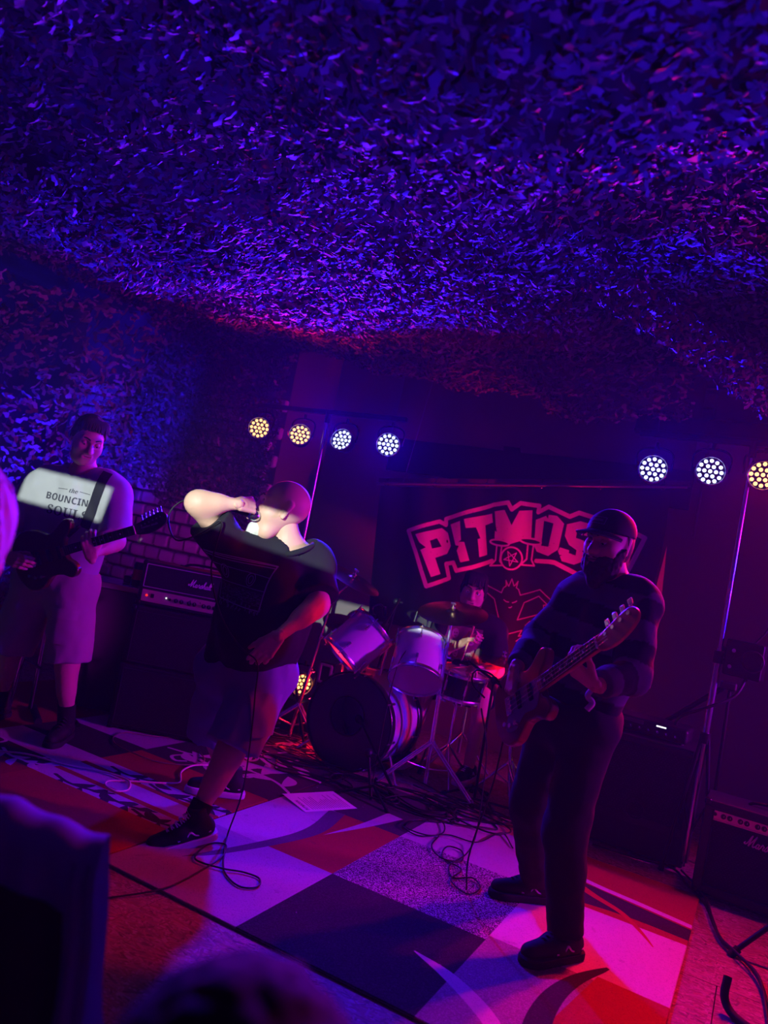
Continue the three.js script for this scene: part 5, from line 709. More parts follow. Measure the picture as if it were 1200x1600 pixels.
{
  const J = { head: [-0.625, 1.625, -3.19], neck: [-0.59, 1.455, -3.27], shR: [-0.755, 1.37, -3.33], shL: [-0.47, 1.4, -3.21], elL: [-0.435, 1.14, -3.09], wrL: [-0.52, 1.09, -2.87], elR: [-0.86, 1.19, -3.29], wrR: [-0.87, 1.06, -3.03], chest: [-0.59, 1.25, -3.26], pelvis: [-0.665, 0.93, -3.27], hipR: [-0.745, 0.87, -3.32], hipL: [-0.59, 0.9, -3.23], knR: [-0.81, 0.46, -3.42], anR: [-0.76, 0.09, -3.6], knL: [-0.595, 0.47, -3.17], anL: [-0.525, 0.09, -3.17], face: [-0.42, -0.1, 0.9], headUp: [0.05, 1, 0.0] };
  const { t, loc, inHead } = figure('bearded bass player in cap and wide-striped sweater on the right', [-0.66, 0, -3.3], J, {
    lids: 0.5, lookDown: 0.004, hands: [
      [[-0.525, 1.092, -2.865], [-0.72, 0.42, 0.18], [0.1, 0.72, -0.62], -1, [0.62, 0.62, 0.6, 0.6], { thumb: [0.6, 0.5, 0.3] }],
      [[-0.872, 1.06, -3.025], [0.12, -0.86, 0.3], [0.62, 0.0, -0.55], 1, [0.5, 0.55, 0.6, 0.65], { thumb: [0.6, 0.6, 0.3] }]] });
  const sf = shirtField(J, { loose: 0.019, hem: [-0.66, 0.87, -3.27], sleeve: 1.9, neckR: 0.07, wr: wrinkle(0.009, 8, 9, 8, 3) });
  const g = net(sf, 0.0095), p = g.attributes.position, col = new Float32Array(p.count * 3), ax = unit(sub(J.neck, J.pelvis));
  const light = new THREE.Color(0x4c4a58), dark = new THREE.Color(0x131218);
  for (let i = 0; i < p.count; i++) {                        // knitted bands run round the trunk and round each sleeve
    const q = [p.getX(i), p.getY(i), p.getZ(i)]; let best = 1e9, s = 0;
    const trunk = (q[0] - J.pelvis[0]) * ax[0] + (q[1] - J.pelvis[1]) * ax[1] + (q[2] - J.pelvis[2]) * ax[2];
    const seg = (a, b, r, f) => { const ab = sub(b, a), tt = THREE.MathUtils.clamp(V(sub(q, a)).dot(V(ab)) / V(ab).lengthSq(), 0, 1), d = V(q).distanceTo(V(mix(a, b, tt))) - r; if (d < best) { best = d; s = f(tt * V(ab).length()); } };
    seg(J.pelvis, J.neck, 0.16, () => trunk - 0.01);
    for (const k of ['R', 'L']) { const ls = V(J['sh' + k]).distanceTo(V(J['el' + k])); seg(J['sh' + k], J['el' + k], 0.05, (d) => 0.44 - d); seg(J['el' + k], J['wr' + k], 0.05, (d) => 0.44 - ls - d); }
    const c = ((Math.floor(s / 0.088) % 2) + 2) % 2 ? light : dark; c.toArray(col, i * 3);
  }
  g.setAttribute('color', new THREE.BufferAttribute(col, 3));
  mesh('sweater', loc(g), cloth(0xffffff, 0.95, { vertexColors: true, bumpScale: 0.002 }), t);
  const up = unit(sub(J.neck, J.pelvis)); mesh('collar', loc(along(new THREE.TorusGeometry(0.073, 0.014, 10, 30).rotateX(Math.PI / 2), add(J.neck, up, 0.005), add(J.neck, up, 0.1))), cloth(0x1c1b22), t);
  mesh('trousers', loc(net(legField(J, { loose: 0.019, len: 1.97, waist: 0.04, wr: (x, y, z) => 0.008 * noise(x * 9, y * 14 + x * 5, z * 9) + 0.006 * noise(x * 14, y * 26, z * 12) * sst(0.5 - y, 0, 0.4) }), 0.011)), cloth(0x1d1517, 0.92), t);
  shoe(t, J.anR, [-0.92, 0, -3.47], [0, 1, 0], { base: [-0.77, 0.012, -3.6], sole: M.rubber, line: std(0x2a2628, 0.8), lace: M.rubber, stripe: laceW }); shoe(t, J.anL, [-0.63, 0, -2.99], [0, 1, 0], { base: [-0.53, 0.012, -3.16], sole: M.rubber, line: std(0x2a2628, 0.8), lace: M.rubber, stripe: laceW });
  for (const s of t.children) if (s.name === 'shoe') s.position.sub(t.position);
  const capMat = cloth(0x15141a, 0.8), crown = cutBy(join([ell([0, 0.05, -0.012], [0.089, 0.092, 0.106]), ell([0, 0.05, 0.02], [0.08, 0.085, 0.085])], 0.02), [0, 0.04, 0], [0, -1, 0.12]);
  inHead('cap_crown', net(crown, 0.005), capMat);
  { const b = new THREE.PlaneGeometry(2, 1, 24, 10), q = b.attributes.position; const both = []; for (const lift of [0, -0.0035]) { const c = b.clone(), r = c.attributes.position; for (let i = 0; i < q.count; i++) { const a = q.getX(i) * 1.25, d = q.getY(i) + 0.5, R = 0.088 + d * 0.075 * Math.cos(a * 0.75); r.setXYZ(i, Math.sin(a) * Math.min(R, 0.102), 0.055 - 0.032 * (1 - Math.cos(a)) - d * 0.012 + lift, Math.cos(a) * R + 0.018); } c.computeVertexNormals(); both.push(c); } inHead('cap_peak', merge(both), cloth(0x17161c, 0.7, { side: THREE.DoubleSide })); }
  inHead('peak_edge', tube([...Array(17)].map((_, i) => { const a = (i / 16 - 0.5) * 2.5, R = 0.088 + 0.075 * Math.cos(a * 0.75); return [Math.sin(a) * Math.min(R, 0.102), 0.0415 - 0.032 * (1 - Math.cos(a)), Math.cos(a) * R + 0.018]; }), 0.003, false, 40, 6), std(0x4a4650, 0.6));
  { const tx = canvasTexture(128, 64, (c) => { c.fillStyle = '#2a2830'; c.fillRect(0, 0, 128, 64); c.strokeStyle = '#6b6672'; c.lineWidth = 4; c.strokeRect(4, 4, 120, 56); c.fillStyle = '#5a5562'; c.fillRect(22, 24, 84, 16); }); inHead('cap_patch', decal(crown, [0, 0.095, 0.1], [0, -0.35, -1], [0, 1, 0], 0.07, 0.034, 14, 8, 0.002), std(0xffffff, 0.8, 0, { map: tx, side: THREE.DoubleSide })); }
  inHead('hair', net(cutBy(cutBy(headShell(0.006), [0, 0.05, 0], [0, 1, 0]), [0, 0, -0.012], [0, 0.0, 1]), 0.006), M.hairDark);
  inHead('beard', net(beardField(0.013, 1.2, 0.14), 0.0045), std(0x2a1a13, 0.8));
  const gt = electricGuitar('bass_guitar', 'bass guitar with pale head held by the bearded player', { at: [-0.825, 0.925, -2.985], x: [0.64, 0.63, 0.42], z: [-0.62, 0.1, 0.72], nut: 0.5, k: 0.82, nw: 0.046, hl: 0.19, strings: 4, sr: 0.0013, pg: 1.5, inline: 'top', pickups: [0.05, 0.12], bodyMat: phys(0x7e3a30, 0.3, 0, { clearcoat: 0.7 }), neckMat: std(0xa9744c, 0.4), fbMat: std(0x2c1c18, 0.5), headMat: std(0xb98a66, 0.4), guard: std(0x8c8092, 0.25), edge: std(0x6a2a24, 0.3) });
  void gt;
  const wb = thing('wristband', 'pale festival wristband dangling from the bass player\'s fretting wrist', 'wristband', [-0.535, 1.1, -2.965]); mesh('band', along(new THREE.TorusGeometry(0.034, 0.006, 8, 26).rotateX(Math.PI / 2), [0, 0, 0], [0.7, 0.1, -0.7]), std(0x242028, 0.8), wb); mesh('ribbon', [tube([[-0.01, -0.03, 0.02], [-0.02, -0.06, 0.035], [0.0, -0.08, 0.03], [-0.015, -0.11, 0.035]], 0.011, false, 20, 6).scale(1, 1, 1)], std(0xcfc8da, 0.8), wb);
  tag(mesh('cable', tube([[-0.95, 0.93, -2.96], [-0.99, 0.98, -2.9], [-0.99, 1.03, -2.9], [-0.94, 1.02, -2.98], [-0.9, 0.9, -3.1], [-0.92, 0.6, -3.2], [-1.0, 0.2, -3.3], [-1.02, 0.018, -3.42]], 0.0038), M.cable), 'black cable looping out of the bass guitar down to the rug', 'cable');
}
// ---------- the singer ----------
{
  const J = { head: [-2.07, 1.525, -2.95], neck: [-2.02, 1.35, -3.02], shR: [-2.185, 1.255, -2.85], shL: [-1.94, 1.285, -3.13], elR: [-2.275, 1.475, -2.6], wrR: [-2.135, 1.505, -2.71], elL: [-1.835, 1.13, -3.05], wrL: [-1.85, 0.975, -2.79], chest: [-2.075, 1.17, -2.98], belly: [-2.09, 0.95, -3.0], bellyR: 0.165, pelvis: [-2.16, 0.78, -3.07], hipR: [-2.31, 0.72, -3.09], hipL: [-2.06, 0.75, -3.08], knR: [-2.4, 0.38, -3.22], anR: [-2.385, 0.1, -3.4], knL: [-2.06, 0.42, -2.92], anL: [-2.085, 0.125, -2.79], face: [-0.8, 0.13, 0.6], headUp: [0.12, 1, -0.08] };
  const { t, loc, inHead } = figure('bald singer with white goatee in black shirt and shorts shouting into a microphone', [-2.15, 0, -3.05], J, {
    headScale: 1.12, headOpt: { jaw: 0.014, wide: 1.05 }, skin: M.skinPale, lids: 0.55, browMat: std(0x6a5a50, 0.8), hands: [
      [[-2.135, 1.505, -2.715], [0.05, 0.06, -0.6], [-0.55, -0.35, -0.2], 1, [0.75, 0.8, 0.8, 0.8], { thumb: [0.6, 0.3, 0.7], thumbCurl: 0.3 }],
      [[-1.85, 0.975, -2.79], [-0.3, -0.75, 0.35], [-0.5, -0.1, -0.75], -1, [0.4, 0.45, 0.5, 0.55], { thumb: [0.75, 0.45, 0.3] }]] });
  const sf = shirtField(J, { loose: 0.03, hem: [-2.11, 0.765, -3.04], hemN: [0.12, -1, 0.0], sleeveR: 0.7, sleeveL: 0.82, neckR: 0.092, wr: wrinkle(0.008, 7, 5, 7, 8) });
  mesh('t_shirt', loc(net(sf, 0.008)), cloth(0x121218, 0.88), t);
  { const ax = unit(sub(J.head, J.neck)); mesh('collar', loc(along(new THREE.TorusGeometry(0.1, 0.013, 10, 40).rotateX(Math.PI / 2).scale(1.02, 1, 1.05), add(J.neck, ax, 0.0), J.head)), cloth(0x121218, 0.9), t); }
  { const tx = canvasTexture(512, 512, (c) => { c.clearRect(0, 0, 512, 512); c.strokeStyle = '#8d8f9d'; c.fillStyle = '#6a6c7a'; c.lineWidth = 9; c.lineJoin = 'round'; for (const y of [40, 60]) { c.beginPath(); c.moveTo(30, y); c.bezierCurveTo(180, y + 30, 340, y + 10, 490, y + 4); c.stroke(); } c.strokeRect(24, 40, 460, 400); c.lineWidth = 6; for (const [x, y] of [[150, 180], [350, 200]]) { c.beginPath(); c.ellipse(x, y, 34, 56, 0.1, 0, 7); c.stroke(); c.beginPath(); c.ellipse(x, y, 18, 34, 0.1, 0, 7); c.stroke(); } c.beginPath(); c.moveTo(24, 130); c.lineTo(484, 150); c.moveTo(24, 270); c.lineTo(484, 270); c.stroke(); c.globalAlpha = 0.75; for (let i = 0; i < 500; i++) c.fillRect(30 + rnd() * 440, 290 + rnd() * 110, rr(4, 20), rr(2, 6)); for (let i = 0; i < 60; i++) c.fillRect(20 + rnd() * 470, 400 + rnd() * 70, rr(4, 18), rr(6, 34)); });
    mesh('shirt_print', loc(decal(sf, [-2.12, 1.16, -2.8], [0.08, 0.02, -1], [0.08, 1, 0], 0.27, 0.27, 30, 30)), std(0xffffff, 0.8, 0, { map: tx, transparent: true, side: THREE.DoubleSide }), t); }
  mesh('shorts', loc(net(legField(J, { loose: 0.034, len: 1.0, lenR: 1.05, lenL: 1.0, hemR: 0.105, waist: 0.04, wr: wrinkle(0.012, 9, 6, 9, 1) }), 0.0105)), cloth(0x77809a, 0.9), t);
  mesh('cargo_pocket', loc(decal(legField(J, { loose: 0.036, len: 1.0, lenR: 1.05, hemR: 0.105, waist: 0.04, wr: wrinkle(0.012, 9, 6, 9, 1) }), [-1.93, 0.6, -2.95], [-0.9, 0, -0.25], [0.05, 1, 0], 0.15, 0.19, 16, 18, 0.012)), cloth(0x7c859e, 0.9, { side: THREE.DoubleSide }), t);
  inHead('goatee', net((() => { const b = join([cap([-0.024, -0.112, 0.068], [0.024, -0.112, 0.068], 0.027), cap([0, -0.112, 0.078], [0, -0.16, 0.088], 0.034, 0.027)], 0.02); const g = (x, y, z) => b(x, y, z) + 0.004 * noise(x * 130, y * 60, z * 130); g.lo = b.lo; g.hi = b.hi; return g; })(), 0.004), std(0xd9d6cc, 0.9));
  mesh('sock', loc(merge([rod(mix(J.knL, J.anL, 0.78), J.anL, 0.05, 0.047, 18), rod(mix(J.knR, J.anR, 0.78), J.anR, 0.048, 0.047, 18)])), cloth(0x0c0b0e), t);
  shoe(t, J.anL, [-2.2, 0.1, -2.63], [-0.12, 1, 0.28], { base: [-2.075, 0.02, -2.8], high: true }); shoe(t, J.anR, [-2.53, 0, -3.28], [0, 1, 0], { base: [-2.385, 0.012, -3.4], high: true });
  for (const s of t.children) if (s.name === 'shoe') s.position.sub(t.position);
  const mc = thing('microphone', 'black handheld microphone at the bald singer\'s mouth', 'microphone', [-2.25, 1.49, -2.72]); const a = [0, 0, 0], b = [0.14, -0.02, -0.13];
  mesh('handle', along(lathe([[0, 0], [0.009, 0], [0.0115, 0.01], [0.017, 0.135], [0, 0.137]]), a, b), M.blackMetal, mc); mesh('grille_ball', along(lathe([[0, 0.135], [0.019, 0.137], [0.0255, 0.15], [0.0265, 0.168], [0.02, 0.188], [0, 0.196]]), a, b), M.steel, mc); mesh('connector', along(lathe([[0, -0.05], [0.006, -0.05], [0.009, -0.04], [0.0095, 0.005], [0, 0.005]]), a, b), M.steel, mc);
  tag(mesh('cable', tube([[-2.285, 1.495, -2.69], [-2.36, 1.47, -2.6], [-2.38, 1.4, -2.56], [-2.3, 1.3, -2.55], [-2.2, 1.36, -2.6], [-2.14, 1.42, -2.62], [-2.17, 1.2, -2.66], [-2.05, 1.0, -2.66], [-1.93, 0.9, -2.68], [-1.87, 0.87, -2.7], [-1.87, 0.72, -2.74], [-1.9, 0.5, -2.82], [-2.0, 0.2, -2.98], [-2.03, 0.03, -2.98], [-1.92, 0.02, -2.82], [-1.79, 0.018, -2.67], [-1.68, 0.018, -2.63], [-1.64, 0.018, -2.68], [-1.68, 0.018, -2.75], [-1.75, 0.02, -2.74], [-1.83, 0.022, -2.69], [-1.95, 0.02, -2.67], [-2.0, 0.018, -2.75], [-2.02, 0.018, -2.86], [-1.98, 0.018, -2.9], [-1.93, 0.018, -2.84], [-1.89, 0.022, -2.75], [-1.87, 0.02, -2.61], [-1.86, 0.018, -2.50], [-1.86, 0.018, -2.38], [-1.95, 0.006, -2.2], [-2.1, 0.006, -1.9]], 0.0038, false, 320), M.cable), 'black microphone cable hanging from the singer\'s hand to a loop on the rug', 'cable');
}
// ---------- the guitar player ----------
{
  const J = { head: [-3.555, 1.735, -3.06], neck: [-3.6, 1.545, -3.12], shR: [-3.86, 1.41, -3.05], shL: [-3.40, 1.455, -3.2], elL: [-3.29, 1.2, -3.17], wrL: [-3.25, 1.12, -2.995], elR: [-4.0, 1.14, -3.0], wrR: [-3.74, 1.0, -2.87], chest: [-3.62, 1.3, -3.14], pelvis: [-3.66, 0.95, -3.18], hipR: [-3.79, 0.88, -3.14], hipL: [-3.58, 0.91, -3.2], knR: [-3.88, 0.46, -3.12], anR: [-3.98, 0.1, -3.2], knL: [-3.515, 0.47, -3.22], anL: [-3.5, 0.11, -3.29], face: [0.84, -0.42, 0.42], headUp: [0.1, 1, 0.0] };
  const { t, loc, inHead } = figure('guitar player in grey printed shirt and cargo shorts looking down, at left', [-3.66, 0, -3.2], J, {
    headScale: 1.07, lids: 0.75, lookDown: 0.005, hands: [
      [[-3.25, 1.1, -2.985], [-0.12, 0.4, 0.1], [-0.35, 0.1, -0.4], -1, [0.55, 0.55, 0.55, 0.55], { thumb: [0.7, 0.6, 0.2] }],
      [[-3.74, 1.0, -2.865], [0.8, -0.02, 0.1], [0.1, -0.1, -0.9], 1, [0.3, 0.45, 0.5, 0.55], { thumb: [0.7, 0.4, 0.4] }]] });
  const sf = shirtField(J, { loose: 0.026, hem: [-3.66, 0.9, -3.18], sleeve: 0.86, neckR: 0.08, wr: wrinkle(0.009, 7, 5, 7, 12) });
  mesh('t_shirt', loc(net(sf, 0.01)), cloth(0xa4a4a4, 0.9), t);
  { const tx = canvasTexture(512, 512, (c) => { c.clearRect(0, 0, 512, 512); c.fillStyle = '#3a3a3e'; c.strokeStyle = '#3a3a3e'; c.textAlign = 'center'; c.font = 'italic bold 52px serif'; c.fillText('the', 270, 90); c.lineWidth = 5; c.beginPath(); c.moveTo(120, 74); c.lineTo(215, 66); c.moveTo(330, 66); c.lineTo(430, 74); c.stroke(); c.font = 'bold 88px sans-serif'; c.fillText('BOUNCING', 256, 190); c.font = 'bold 118px serif'; c.fillText('SOULS', 256, 320); });
    mesh('shirt_print', loc(decal(sf, [-3.535, 1.315, -3.0], [-0.62, 0.05, -0.75], [0.0, 1, 0], 0.31, 0.31, 30, 30)), std(0xffffff, 0.85, 0, { map: tx, transparent: true, side: THREE.DoubleSide }), t); }
  mesh('cargo_shorts', loc(net(legField(J, { loose: 0.034, len: 1.02, hemR: 0.1, waist: 0.03, wr: wrinkle(0.01, 8, 6, 8, 4) }), 0.0105)), cloth(0xa2968c, 0.9), t);
  const lf = legField(J, { loose: 0.036, len: 1.02, hemR: 0.1, waist: 0.03, wr: wrinkle(0.01, 8, 6, 8, 4) });
  mesh('cargo_pocket', loc(decal(lf, [-3.43, 0.66, -3.05], [-0.35, 0, -0.35], [0, 1, 0], 0.13, 0.17, 14, 16, 0.009)), cloth(0x9f938a, 0.9, { side: THREE.DoubleSide }), t);
  mesh('pocket_flap', loc(decal(lf, [-3.43, 0.745, -3.05], [-0.35, 0, -0.35], [0, 1, 0], 0.14, 0.055, 14, 8, 0.016)), cloth(0xa69a90, 0.9, { side: THREE.DoubleSide }), t);
  mesh('belt', loc(along(new THREE.TorusGeometry(0.165, 0.013, 8, 40).rotateX(Math.PI / 2).scale(1, 1, 1), add(J.pelvis, [0, 0.02, 0]), add(J.pelvis, [0, 1, 0]))), M.black, t);
  inHead('fringe', merge([...Array(20)].map((_, i) => { const a = (i / 19 - 0.5) * 2.2, s = Math.sin(a), c = Math.cos(a); return tube([[0.05 * s, 0.13, 0.03 + 0.02 * c], [0.074 * s, 0.112, 0.03 + 0.05 * c], [0.079 * s + rr(-0.008, 0.008), 0.088 - 0.02 * Math.abs(s) + rr(-0.007, 0.007), 0.012 + 0.082 * c]], 0.006, false, 8, 5); })), std(0x3a2a20, 0.75));
  inHead('hair', net(warp(cutBy(cutBy(headShell(0.009), [0, 0.078, 0.066], [0, -0.75, 1]), [0, -0.03, -0.02], [0, -1, 0]), (x, y, z) => 0.006 * noise(x * 60, y * 40, z * 60)), 0.0045), std(0x3a2a20, 0.75));
  mesh('sock', loc(merge([rod(mix(J.knL, J.anL, 0.72), J.anL, 0.05, 0.05, 18), rod(mix(J.knR, J.anR, 0.72), J.anR, 0.05, 0.05, 18)])), cloth(0x0a090c), t);
  const dk = std(0x17161a, 0.8); shoe(t, J.anL, [-3.39, 0, -3.1], [0, 1, 0], { base: [-3.49, 0.012, -3.27], high: true, sole: dk, line: dk, lace: dk }); shoe(t, J.anR, [-3.92, 0, -3.02], [0, 1, 0], { base: [-3.98, 0.012, -3.2], high: true, sole: dk, line: dk, lace: dk });
  for (const s of t.children) if (s.name === 'shoe') s.position.sub(t.position);
  electricGuitar('electric_guitar', 'dark red electric guitar with pointed horns held by the man at left', { at: [-3.6, 1.02, -2.935], x: [0.888, 0.424, -0.177], z: [0.42, -0.1, 0.9], nut: 0.645, k: 0.95, nw: 0.046, hl: 0.19, strings: 6, sr: 0.0006, pg: 0.8, inline: 'top', headText: 'Gordon Smith', pickups: [0.03, 0.1, 0.165], bodyMat: phys(0x4a1c12, 0.35, 0, { clearcoat: 0.6 }), neckMat: std(0x8a5a38, 0.45), fbMat: std(0x1a120f, 0.5), headMat: std(0x2a1a14, 0.4), edge: std(0xc9a878, 0.4) });
  const sg = decal(sf, [-3.385, 1.4, -3.015], [-0.5, 0.03, -0.85], [0.03, 0.31, -0.06], 0.056, 0.34, 6, 44, 0.007);
  tag(mesh('guitar_strap', merge([sg, tube([[-3.395, 1.25, -2.99], [-3.4, 1.215, -2.965], [-3.42, 1.18, -2.95]], 0.011, false, 8, 6)]), std(0x111015, 0.8, 0, { side: THREE.DoubleSide })), 'broad black strap running down over the guitar player\'s grey shirt', 'strap');
}
// ---------- the drummer ----------
{
  const J = { head: [-1.885, 1.27, -5.18], neck: [-1.885, 1.09, -5.26], shR: [-2.06, 1.0, -5.2], shL: [-1.71, 1.01, -5.3], elL: [-1.62, 0.78, -5.2], wrL: [-1.66, 0.8, -5.0], elR: [-2.07, 0.78, -5.05], wrR: [-1.80, 0.93, -4.92], chest: [-1.88, 0.89, -5.27], pelvis: [-1.88, 0.61, -5.42], hipR: [-1.97, 0.6, -5.4], hipL: [-1.79, 0.6, -5.42], knR: [-2.02, 0.6, -4.98], anR: [-2.08, 0.12, -5.02], knL: [-1.63, 0.6, -5.04], anL: [-1.66, 0.1, -5.1], face: [0.32, -0.05, 0.94], headUp: [0.06, 1, 0] };
  const { t, loc, inHead } = figure('dark-haired drummer behind the drum kit in a dark printed shirt', [-1.88, 0, -5.3], J, {
    headScale: 1.06, lids: 0.4, hands: [
      [[-1.8, 0.93, -4.92], [0.5, 0.55, 0.3], [0.5, -0.3, -0.5], 1, [0.8, 0.85, 0.85, 0.85], { thumb: [0.5, 0.3, 0.7] }],
      [[-1.66, 0.8, -5.0], [-0.2, -0.05, 0.5], [0.2, -0.8, 0], -1, [0.8, 0.85, 0.85, 0.85], { thumb: [0.6, 0.3, 0.6] }]] });
  const sf = shirtField(J, { loose: 0.024, hem: [-1.88, 0.62, -5.36], sleeve: 0.8, neckR: 0.078 });
  mesh('t_shirt', loc(net(sf, 0.011)), cloth(0x1b171d, 0.9), t);
  { const tx = canvasTexture(256, 256, (c) => { c.fillStyle = '#7d5f5c'; c.fillRect(20, 20, 216, 216); for (const [x, y, r] of [[70, 70, 30], [180, 90, 34], [90, 180, 30], [180, 190, 26]]) { c.fillStyle = '#b9a29c'; c.beginPath(); c.ellipse(x, y, r * 0.7, r, 0, 0, 7); c.fill(); c.fillStyle = '#4a3a38'; c.fillRect(x - r * 0.4, y - 6, r * 0.3, 5); c.fillRect(x + r * 0.1, y - 6, r * 0.3, 5); c.fillRect(x - r * 0.25, y + r * 0.45, r * 0.5, 4); } });
    mesh('shirt_print', loc(decal(sf, [-1.88, 0.9, -5.05], [0, 0, -1], [0, 1, 0], 0.28, 0.3, 20, 20)), std(0xffffff, 0.85, 0, { map: tx, transparent: true, side: THREE.DoubleSide }), t); }
  mesh('shorts', loc(net(legField(J, { loose: 0.024, len: 0.86, hemR: 0.085, waist: 0.06 }), 0.012)), cloth(0x17151a, 0.9), t);
  inHead('fringe', merge([...Array(22)].map((_, i) => { const a = (i / 21 - 0.5) * 2.3, s = Math.sin(a), c = Math.cos(a); return tube([[0.05 * s, 0.14, 0.03 + 0.02 * c], [0.078 * s, 0.115, 0.03 + 0.052 * c], [0.083 * s + rr(-0.01, 0.01), 0.06 - 0.02 * Math.abs(s) + rr(-0.012, 0.012), 0.012 + 0.086 * c]], 0.0075, false, 8, 5); })), std(0x1c120d, 0.75));
  inHead('hair', net(warp(cutBy(cutBy(headShell(0.013), [0, 0.066, 0.07], [0, -0.7, 1]), [0, -0.03, -0.02], [0, -1, 0]), (x, y, z) => 0.007 * noise(x * 55, y * 55, z * 55)), 0.005), std(0x1c120d, 0.75));
  inHead('beard_stubble', net(beardField(0.003, 0.4, 0.0), 0.005), std(0x5a4036, 0.8));
  shoe(t, J.anR, [-2.08, 0, -4.85], [0, 1, 0], { base: [-2.08, 0.02, -5.02] }); shoe(t, J.anL, [-1.66, 0, -4.9], [0, 1, 0], { base: [-1.66, 0.02, -5.1] });
  for (const s of t.children) if (s.name === 'shoe') s.position.sub(t.position);
}
// ---------- audience ----------
{
  const y0 = -0.3, J = { head: [-1.15, 1.3, -0.76], neck: [-1.15, 1.12, -0.72], shR: [-1.02, 1.03, -0.66], shL: [-1.3, 1.03, -0.82], elR: [-1.07, 0.84, -0.72], wrR: [-0.97, 0.86, -0.8], elL: [-1.36, 0.76, -0.88], wrL: [-1.3, 0.58, -1.02], chest: [-1.16, 0.88, -0.72], pelvis: [-1.15, 0.55, -0.7], hipR: [-1.08, 0.5, -0.64], hipL: [-1.2, 0.5, -0.74], knR: [-1.06, 0.1, -0.68], anR: [-1.04, -0.2, -0.62], knL: [-1.2, 0.1, -0.8], anL: [-1.2, -0.2, -0.76], face: [-0.5, 0, -0.85], headUp: [0, 1, 0] };
  const { t, loc, inHead } = figure('audience member with long pale hair at the left edge, seen from behind', [-1.15, y0, -0.7], J, { hands: [[J.wrR, [0.35, -0.2, -0.3], [0, -1, 0], 1, [0.7, 0.7, 0.7, 0.7], {}], [J.wrL, [0, -0.8, -0.2], [0.6, 0, 0.2], -1, [0.3, 0.35, 0.35, 0.4], {}]] });
  mesh('top', loc(net(shirtField(J, { loose: 0.02, hem: [-1.15, 0.6, -0.7], sleeve: 1.8, neckR: 0.07 }), 0.012)), cloth(0x1c1a24, 0.9), t);
  mesh('jeans', loc(net(legField(J, { loose: 0.012, len: 1.95, waist: 0.1 }), 0.012)), cloth(0x2c3350, 0.9), t);
  inHead('long_hair', net(warp(join([cutBy(headShell(0.02), [0, 0.02, 0.06], [0, -0.4, 1]), cap([-0.05, 0, -0.06], [-0.075, -0.32, -0.08], 0.06, 0.05, [0, 0, 1], 1.6), cap([0.05, 0, -0.06], [0.075, -0.32, -0.08], 0.06, 0.05, [0, 0, 1], 1.6), cap([0, 0, -0.08], [0, -0.34, -0.11], 0.07, 0.07, [0, 0, 1], 1.6)], 0.03), (x, y, z) => 0.006 * noise(x * 80, y * 9, z * 80)), 0.006), std(0xb0a2a6, 0.7));
  for (const a of [J.anR, J.anL]) shoe(t, a, [a[0] - 0.1, 0, a[2] - 0.15], [0, 1, 0], { base: [a[0], y0, a[2]] });
  for (const s of t.children) if (s.name === 'shoe') s.position.sub(t.position);
}
{ // denim jacket folded over that arm: a sheet that runs over the forearm and hangs on both sides
  const t = thing('denim_jacket', 'dark denim jacket with patches hung over the arm at the left edge', 'jacket', [-0.97, 0.9, -0.82]);
  const A = [-1.06, 0.965, -0.745], B = [-0.83, 0.905, -0.905], nu = 60, nv = 70, side = unit(cross(sub(B, A), [0, 1, 0]));
  const at = (u, v, off = 0) => { const s = v * 2 - 1, d = Math.abs(s), q = mix(A, B, u), drop = d < 0.12 ? 0.045 * (1 - Math.sqrt(Math.max(0, 1 - (d / 0.12) ** 2))) : 0.045 + (d - 0.12) * (0.56 + 0.05 * Math.sin(u * 5)), out = Math.sign(s) * (0.05 * Math.min(1, d / 0.12) + Math.max(0, d - 0.12) * (0.03 + 0.03 * Math.sin(u * 14 + 1)) + 0.012 * d * Math.sin(u * 31)), fl = Math.max(0, d - 0.12) * 0.1 * u, r = add(add(q, side, -out - Math.sign(s) * off), unit(sub(B, A)), fl + 0.014 * Math.sin(u * 6.3 + d * 9) * d); r[1] -= drop - 0.012 * noise(u * 5, v * 6, 2); return r; };
  const patch = (u0, u1, v0, v1, n, m, off) => { const g = new THREE.PlaneGeometry(1, 1, n, m), p = g.attributes.position; for (let i = 0; i < p.count; i++) { const q = at(u0 + (p.getX(i) + 0.5) * (u1 - u0), v0 + (p.getY(i) + 0.5) * (v1 - v0), off); p.setXYZ(i, q[0] + 0.97, q[1] - 0.9, q[2] + 0.82); } g.computeVertexNormals(); return g; };
  mesh('jacket_cloth', merge([patch(0, 1, 0, 1, nu, nv, 0)]), cloth(0x5a64a0, 0.92, { side: THREE.DoubleSide }), t);
  const sd = at(0.5, 0.2)[2] > at(0.5, 0.8)[2] ? (v) => 1 - v : (v) => v;
  for (const [name, u0, u1, v0, v1, c] of [['dark_patch', 0.3, 0.86, 0.6, 0.78, 0x0b0b0f], ['dark_patch', 0.1, 0.5, 0.8, 0.93, 0x141420], ['red_patch', 0.3, 0.4, 0.79, 0.86, 0x7a1c14], ['pale_patch', 0.45, 0.7, 0.8, 0.86, 0x55554a]]) mesh(name, patch(u0, u1, sd(v1), sd(v0), 16, 16, 0.003), cloth(c, 0.9, { side: THREE.DoubleSide }), t);
  for (const [u0, u1] of [[0.88, 0.9], [0.95, 0.97]]) mesh('seam', patch(u0, u1, sd(0.97), sd(0.55), 3, 40, 0.003), cloth(0x4a5288, 0.9, { side: THREE.DoubleSide }), t);
}
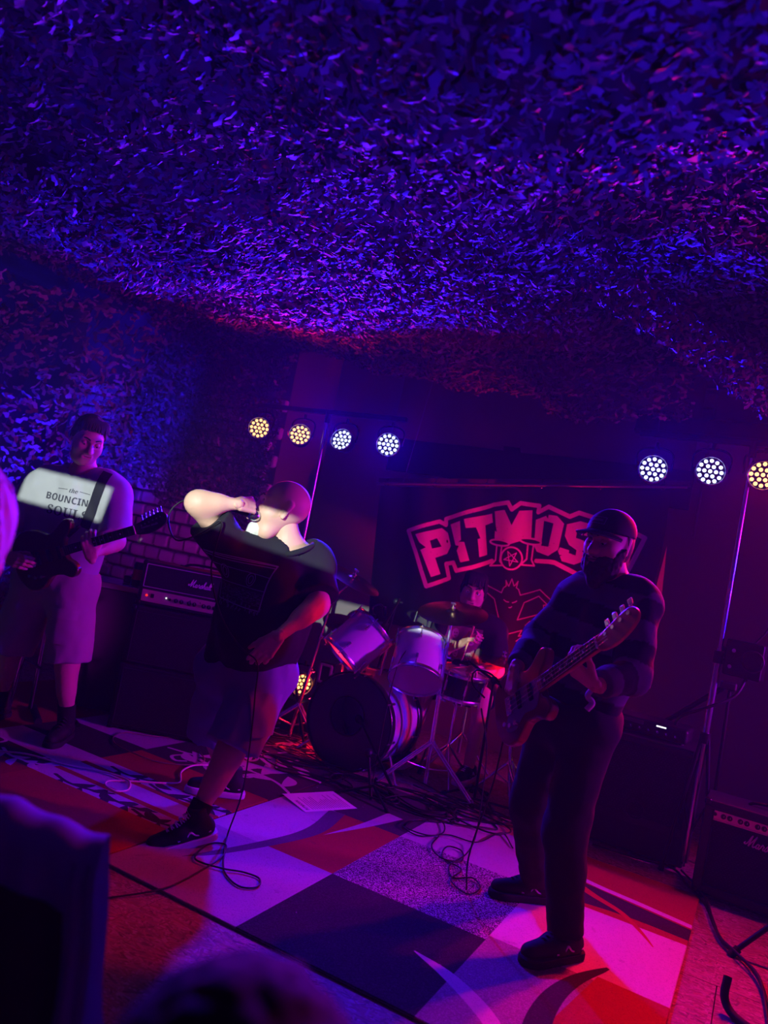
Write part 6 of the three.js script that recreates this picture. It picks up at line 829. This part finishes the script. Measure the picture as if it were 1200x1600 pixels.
{
  const y0 = -0.3, J = { head: [-0.365, 0.86, -0.64], neck: [-0.365, 0.7, -0.58], shR: [-0.2, 0.62, -0.5], shL: [-0.54, 0.62, -0.58], elR: [-0.16, 0.36, -0.5], wrR: [-0.2, 0.16, -0.6], elL: [-0.58, 0.36, -0.6], wrL: [-0.54, 0.16, -0.7], chest: [-0.37, 0.48, -0.52], pelvis: [-0.37, 0.2, -0.46], hipR: [-0.3, 0.17, -0.46], hipL: [-0.44, 0.17, -0.48], knR: [-0.28, -0.08, -0.62], anR: [-0.28, -0.24, -0.42], knL: [-0.46, -0.08, -0.64], anL: [-0.46, -0.24, -0.44], face: [-0.45, -0.1, -0.88], headUp: [0, 1, -0.1] };
  for (const k in J) if (k !== 'face' && k !== 'headUp') J[k] = add(J[k], [0.1, /^(kn|an)/.test(k) ? 0 : 0.115, 0.19]);
  const { t, loc, inHead } = figure('dark-haired audience member whose head rises at the bottom edge', [-0.27, y0, -0.31], J, { hands: [[J.wrR, [0, -0.8, -0.2], [-0.6, 0, 0], 1, [0.3, 0.35, 0.35, 0.4], {}], [J.wrL, [0, -0.8, -0.2], [0.6, 0, 0], -1, [0.3, 0.35, 0.35, 0.4], {}]] });
  mesh('top', loc(net(shirtField(J, { loose: 0.02, hem: [-0.27, 0.315, -0.27], sleeve: 1.8, neckR: 0.07 }), 0.014)), cloth(0x121018, 0.9), t);
  mesh('trousers', loc(net(legField(J, { loose: 0.012, len: 1.95, waist: 0.08 }), 0.014)), cloth(0x16141c, 0.9), t);
  inHead('hair', net(warp(cutBy(headShell(0.02), [0, 0.03, 0.06], [0, -0.4, 1]), (x, y, z) => 0.006 * noise(x * 60, y * 40, z * 60)), 0.007), std(0x0a0807, 0.95));
  for (const a of [J.anR, J.anL]) shoe(t, a, [a[0] - 0.1, 0, a[2] - 0.15], [0, 1, 0], { base: [a[0], y0, a[2]] });
  for (const s of t.children) if (s.name === 'shoe') s.position.sub(t.position);
}
renderer.render(scene, camera);
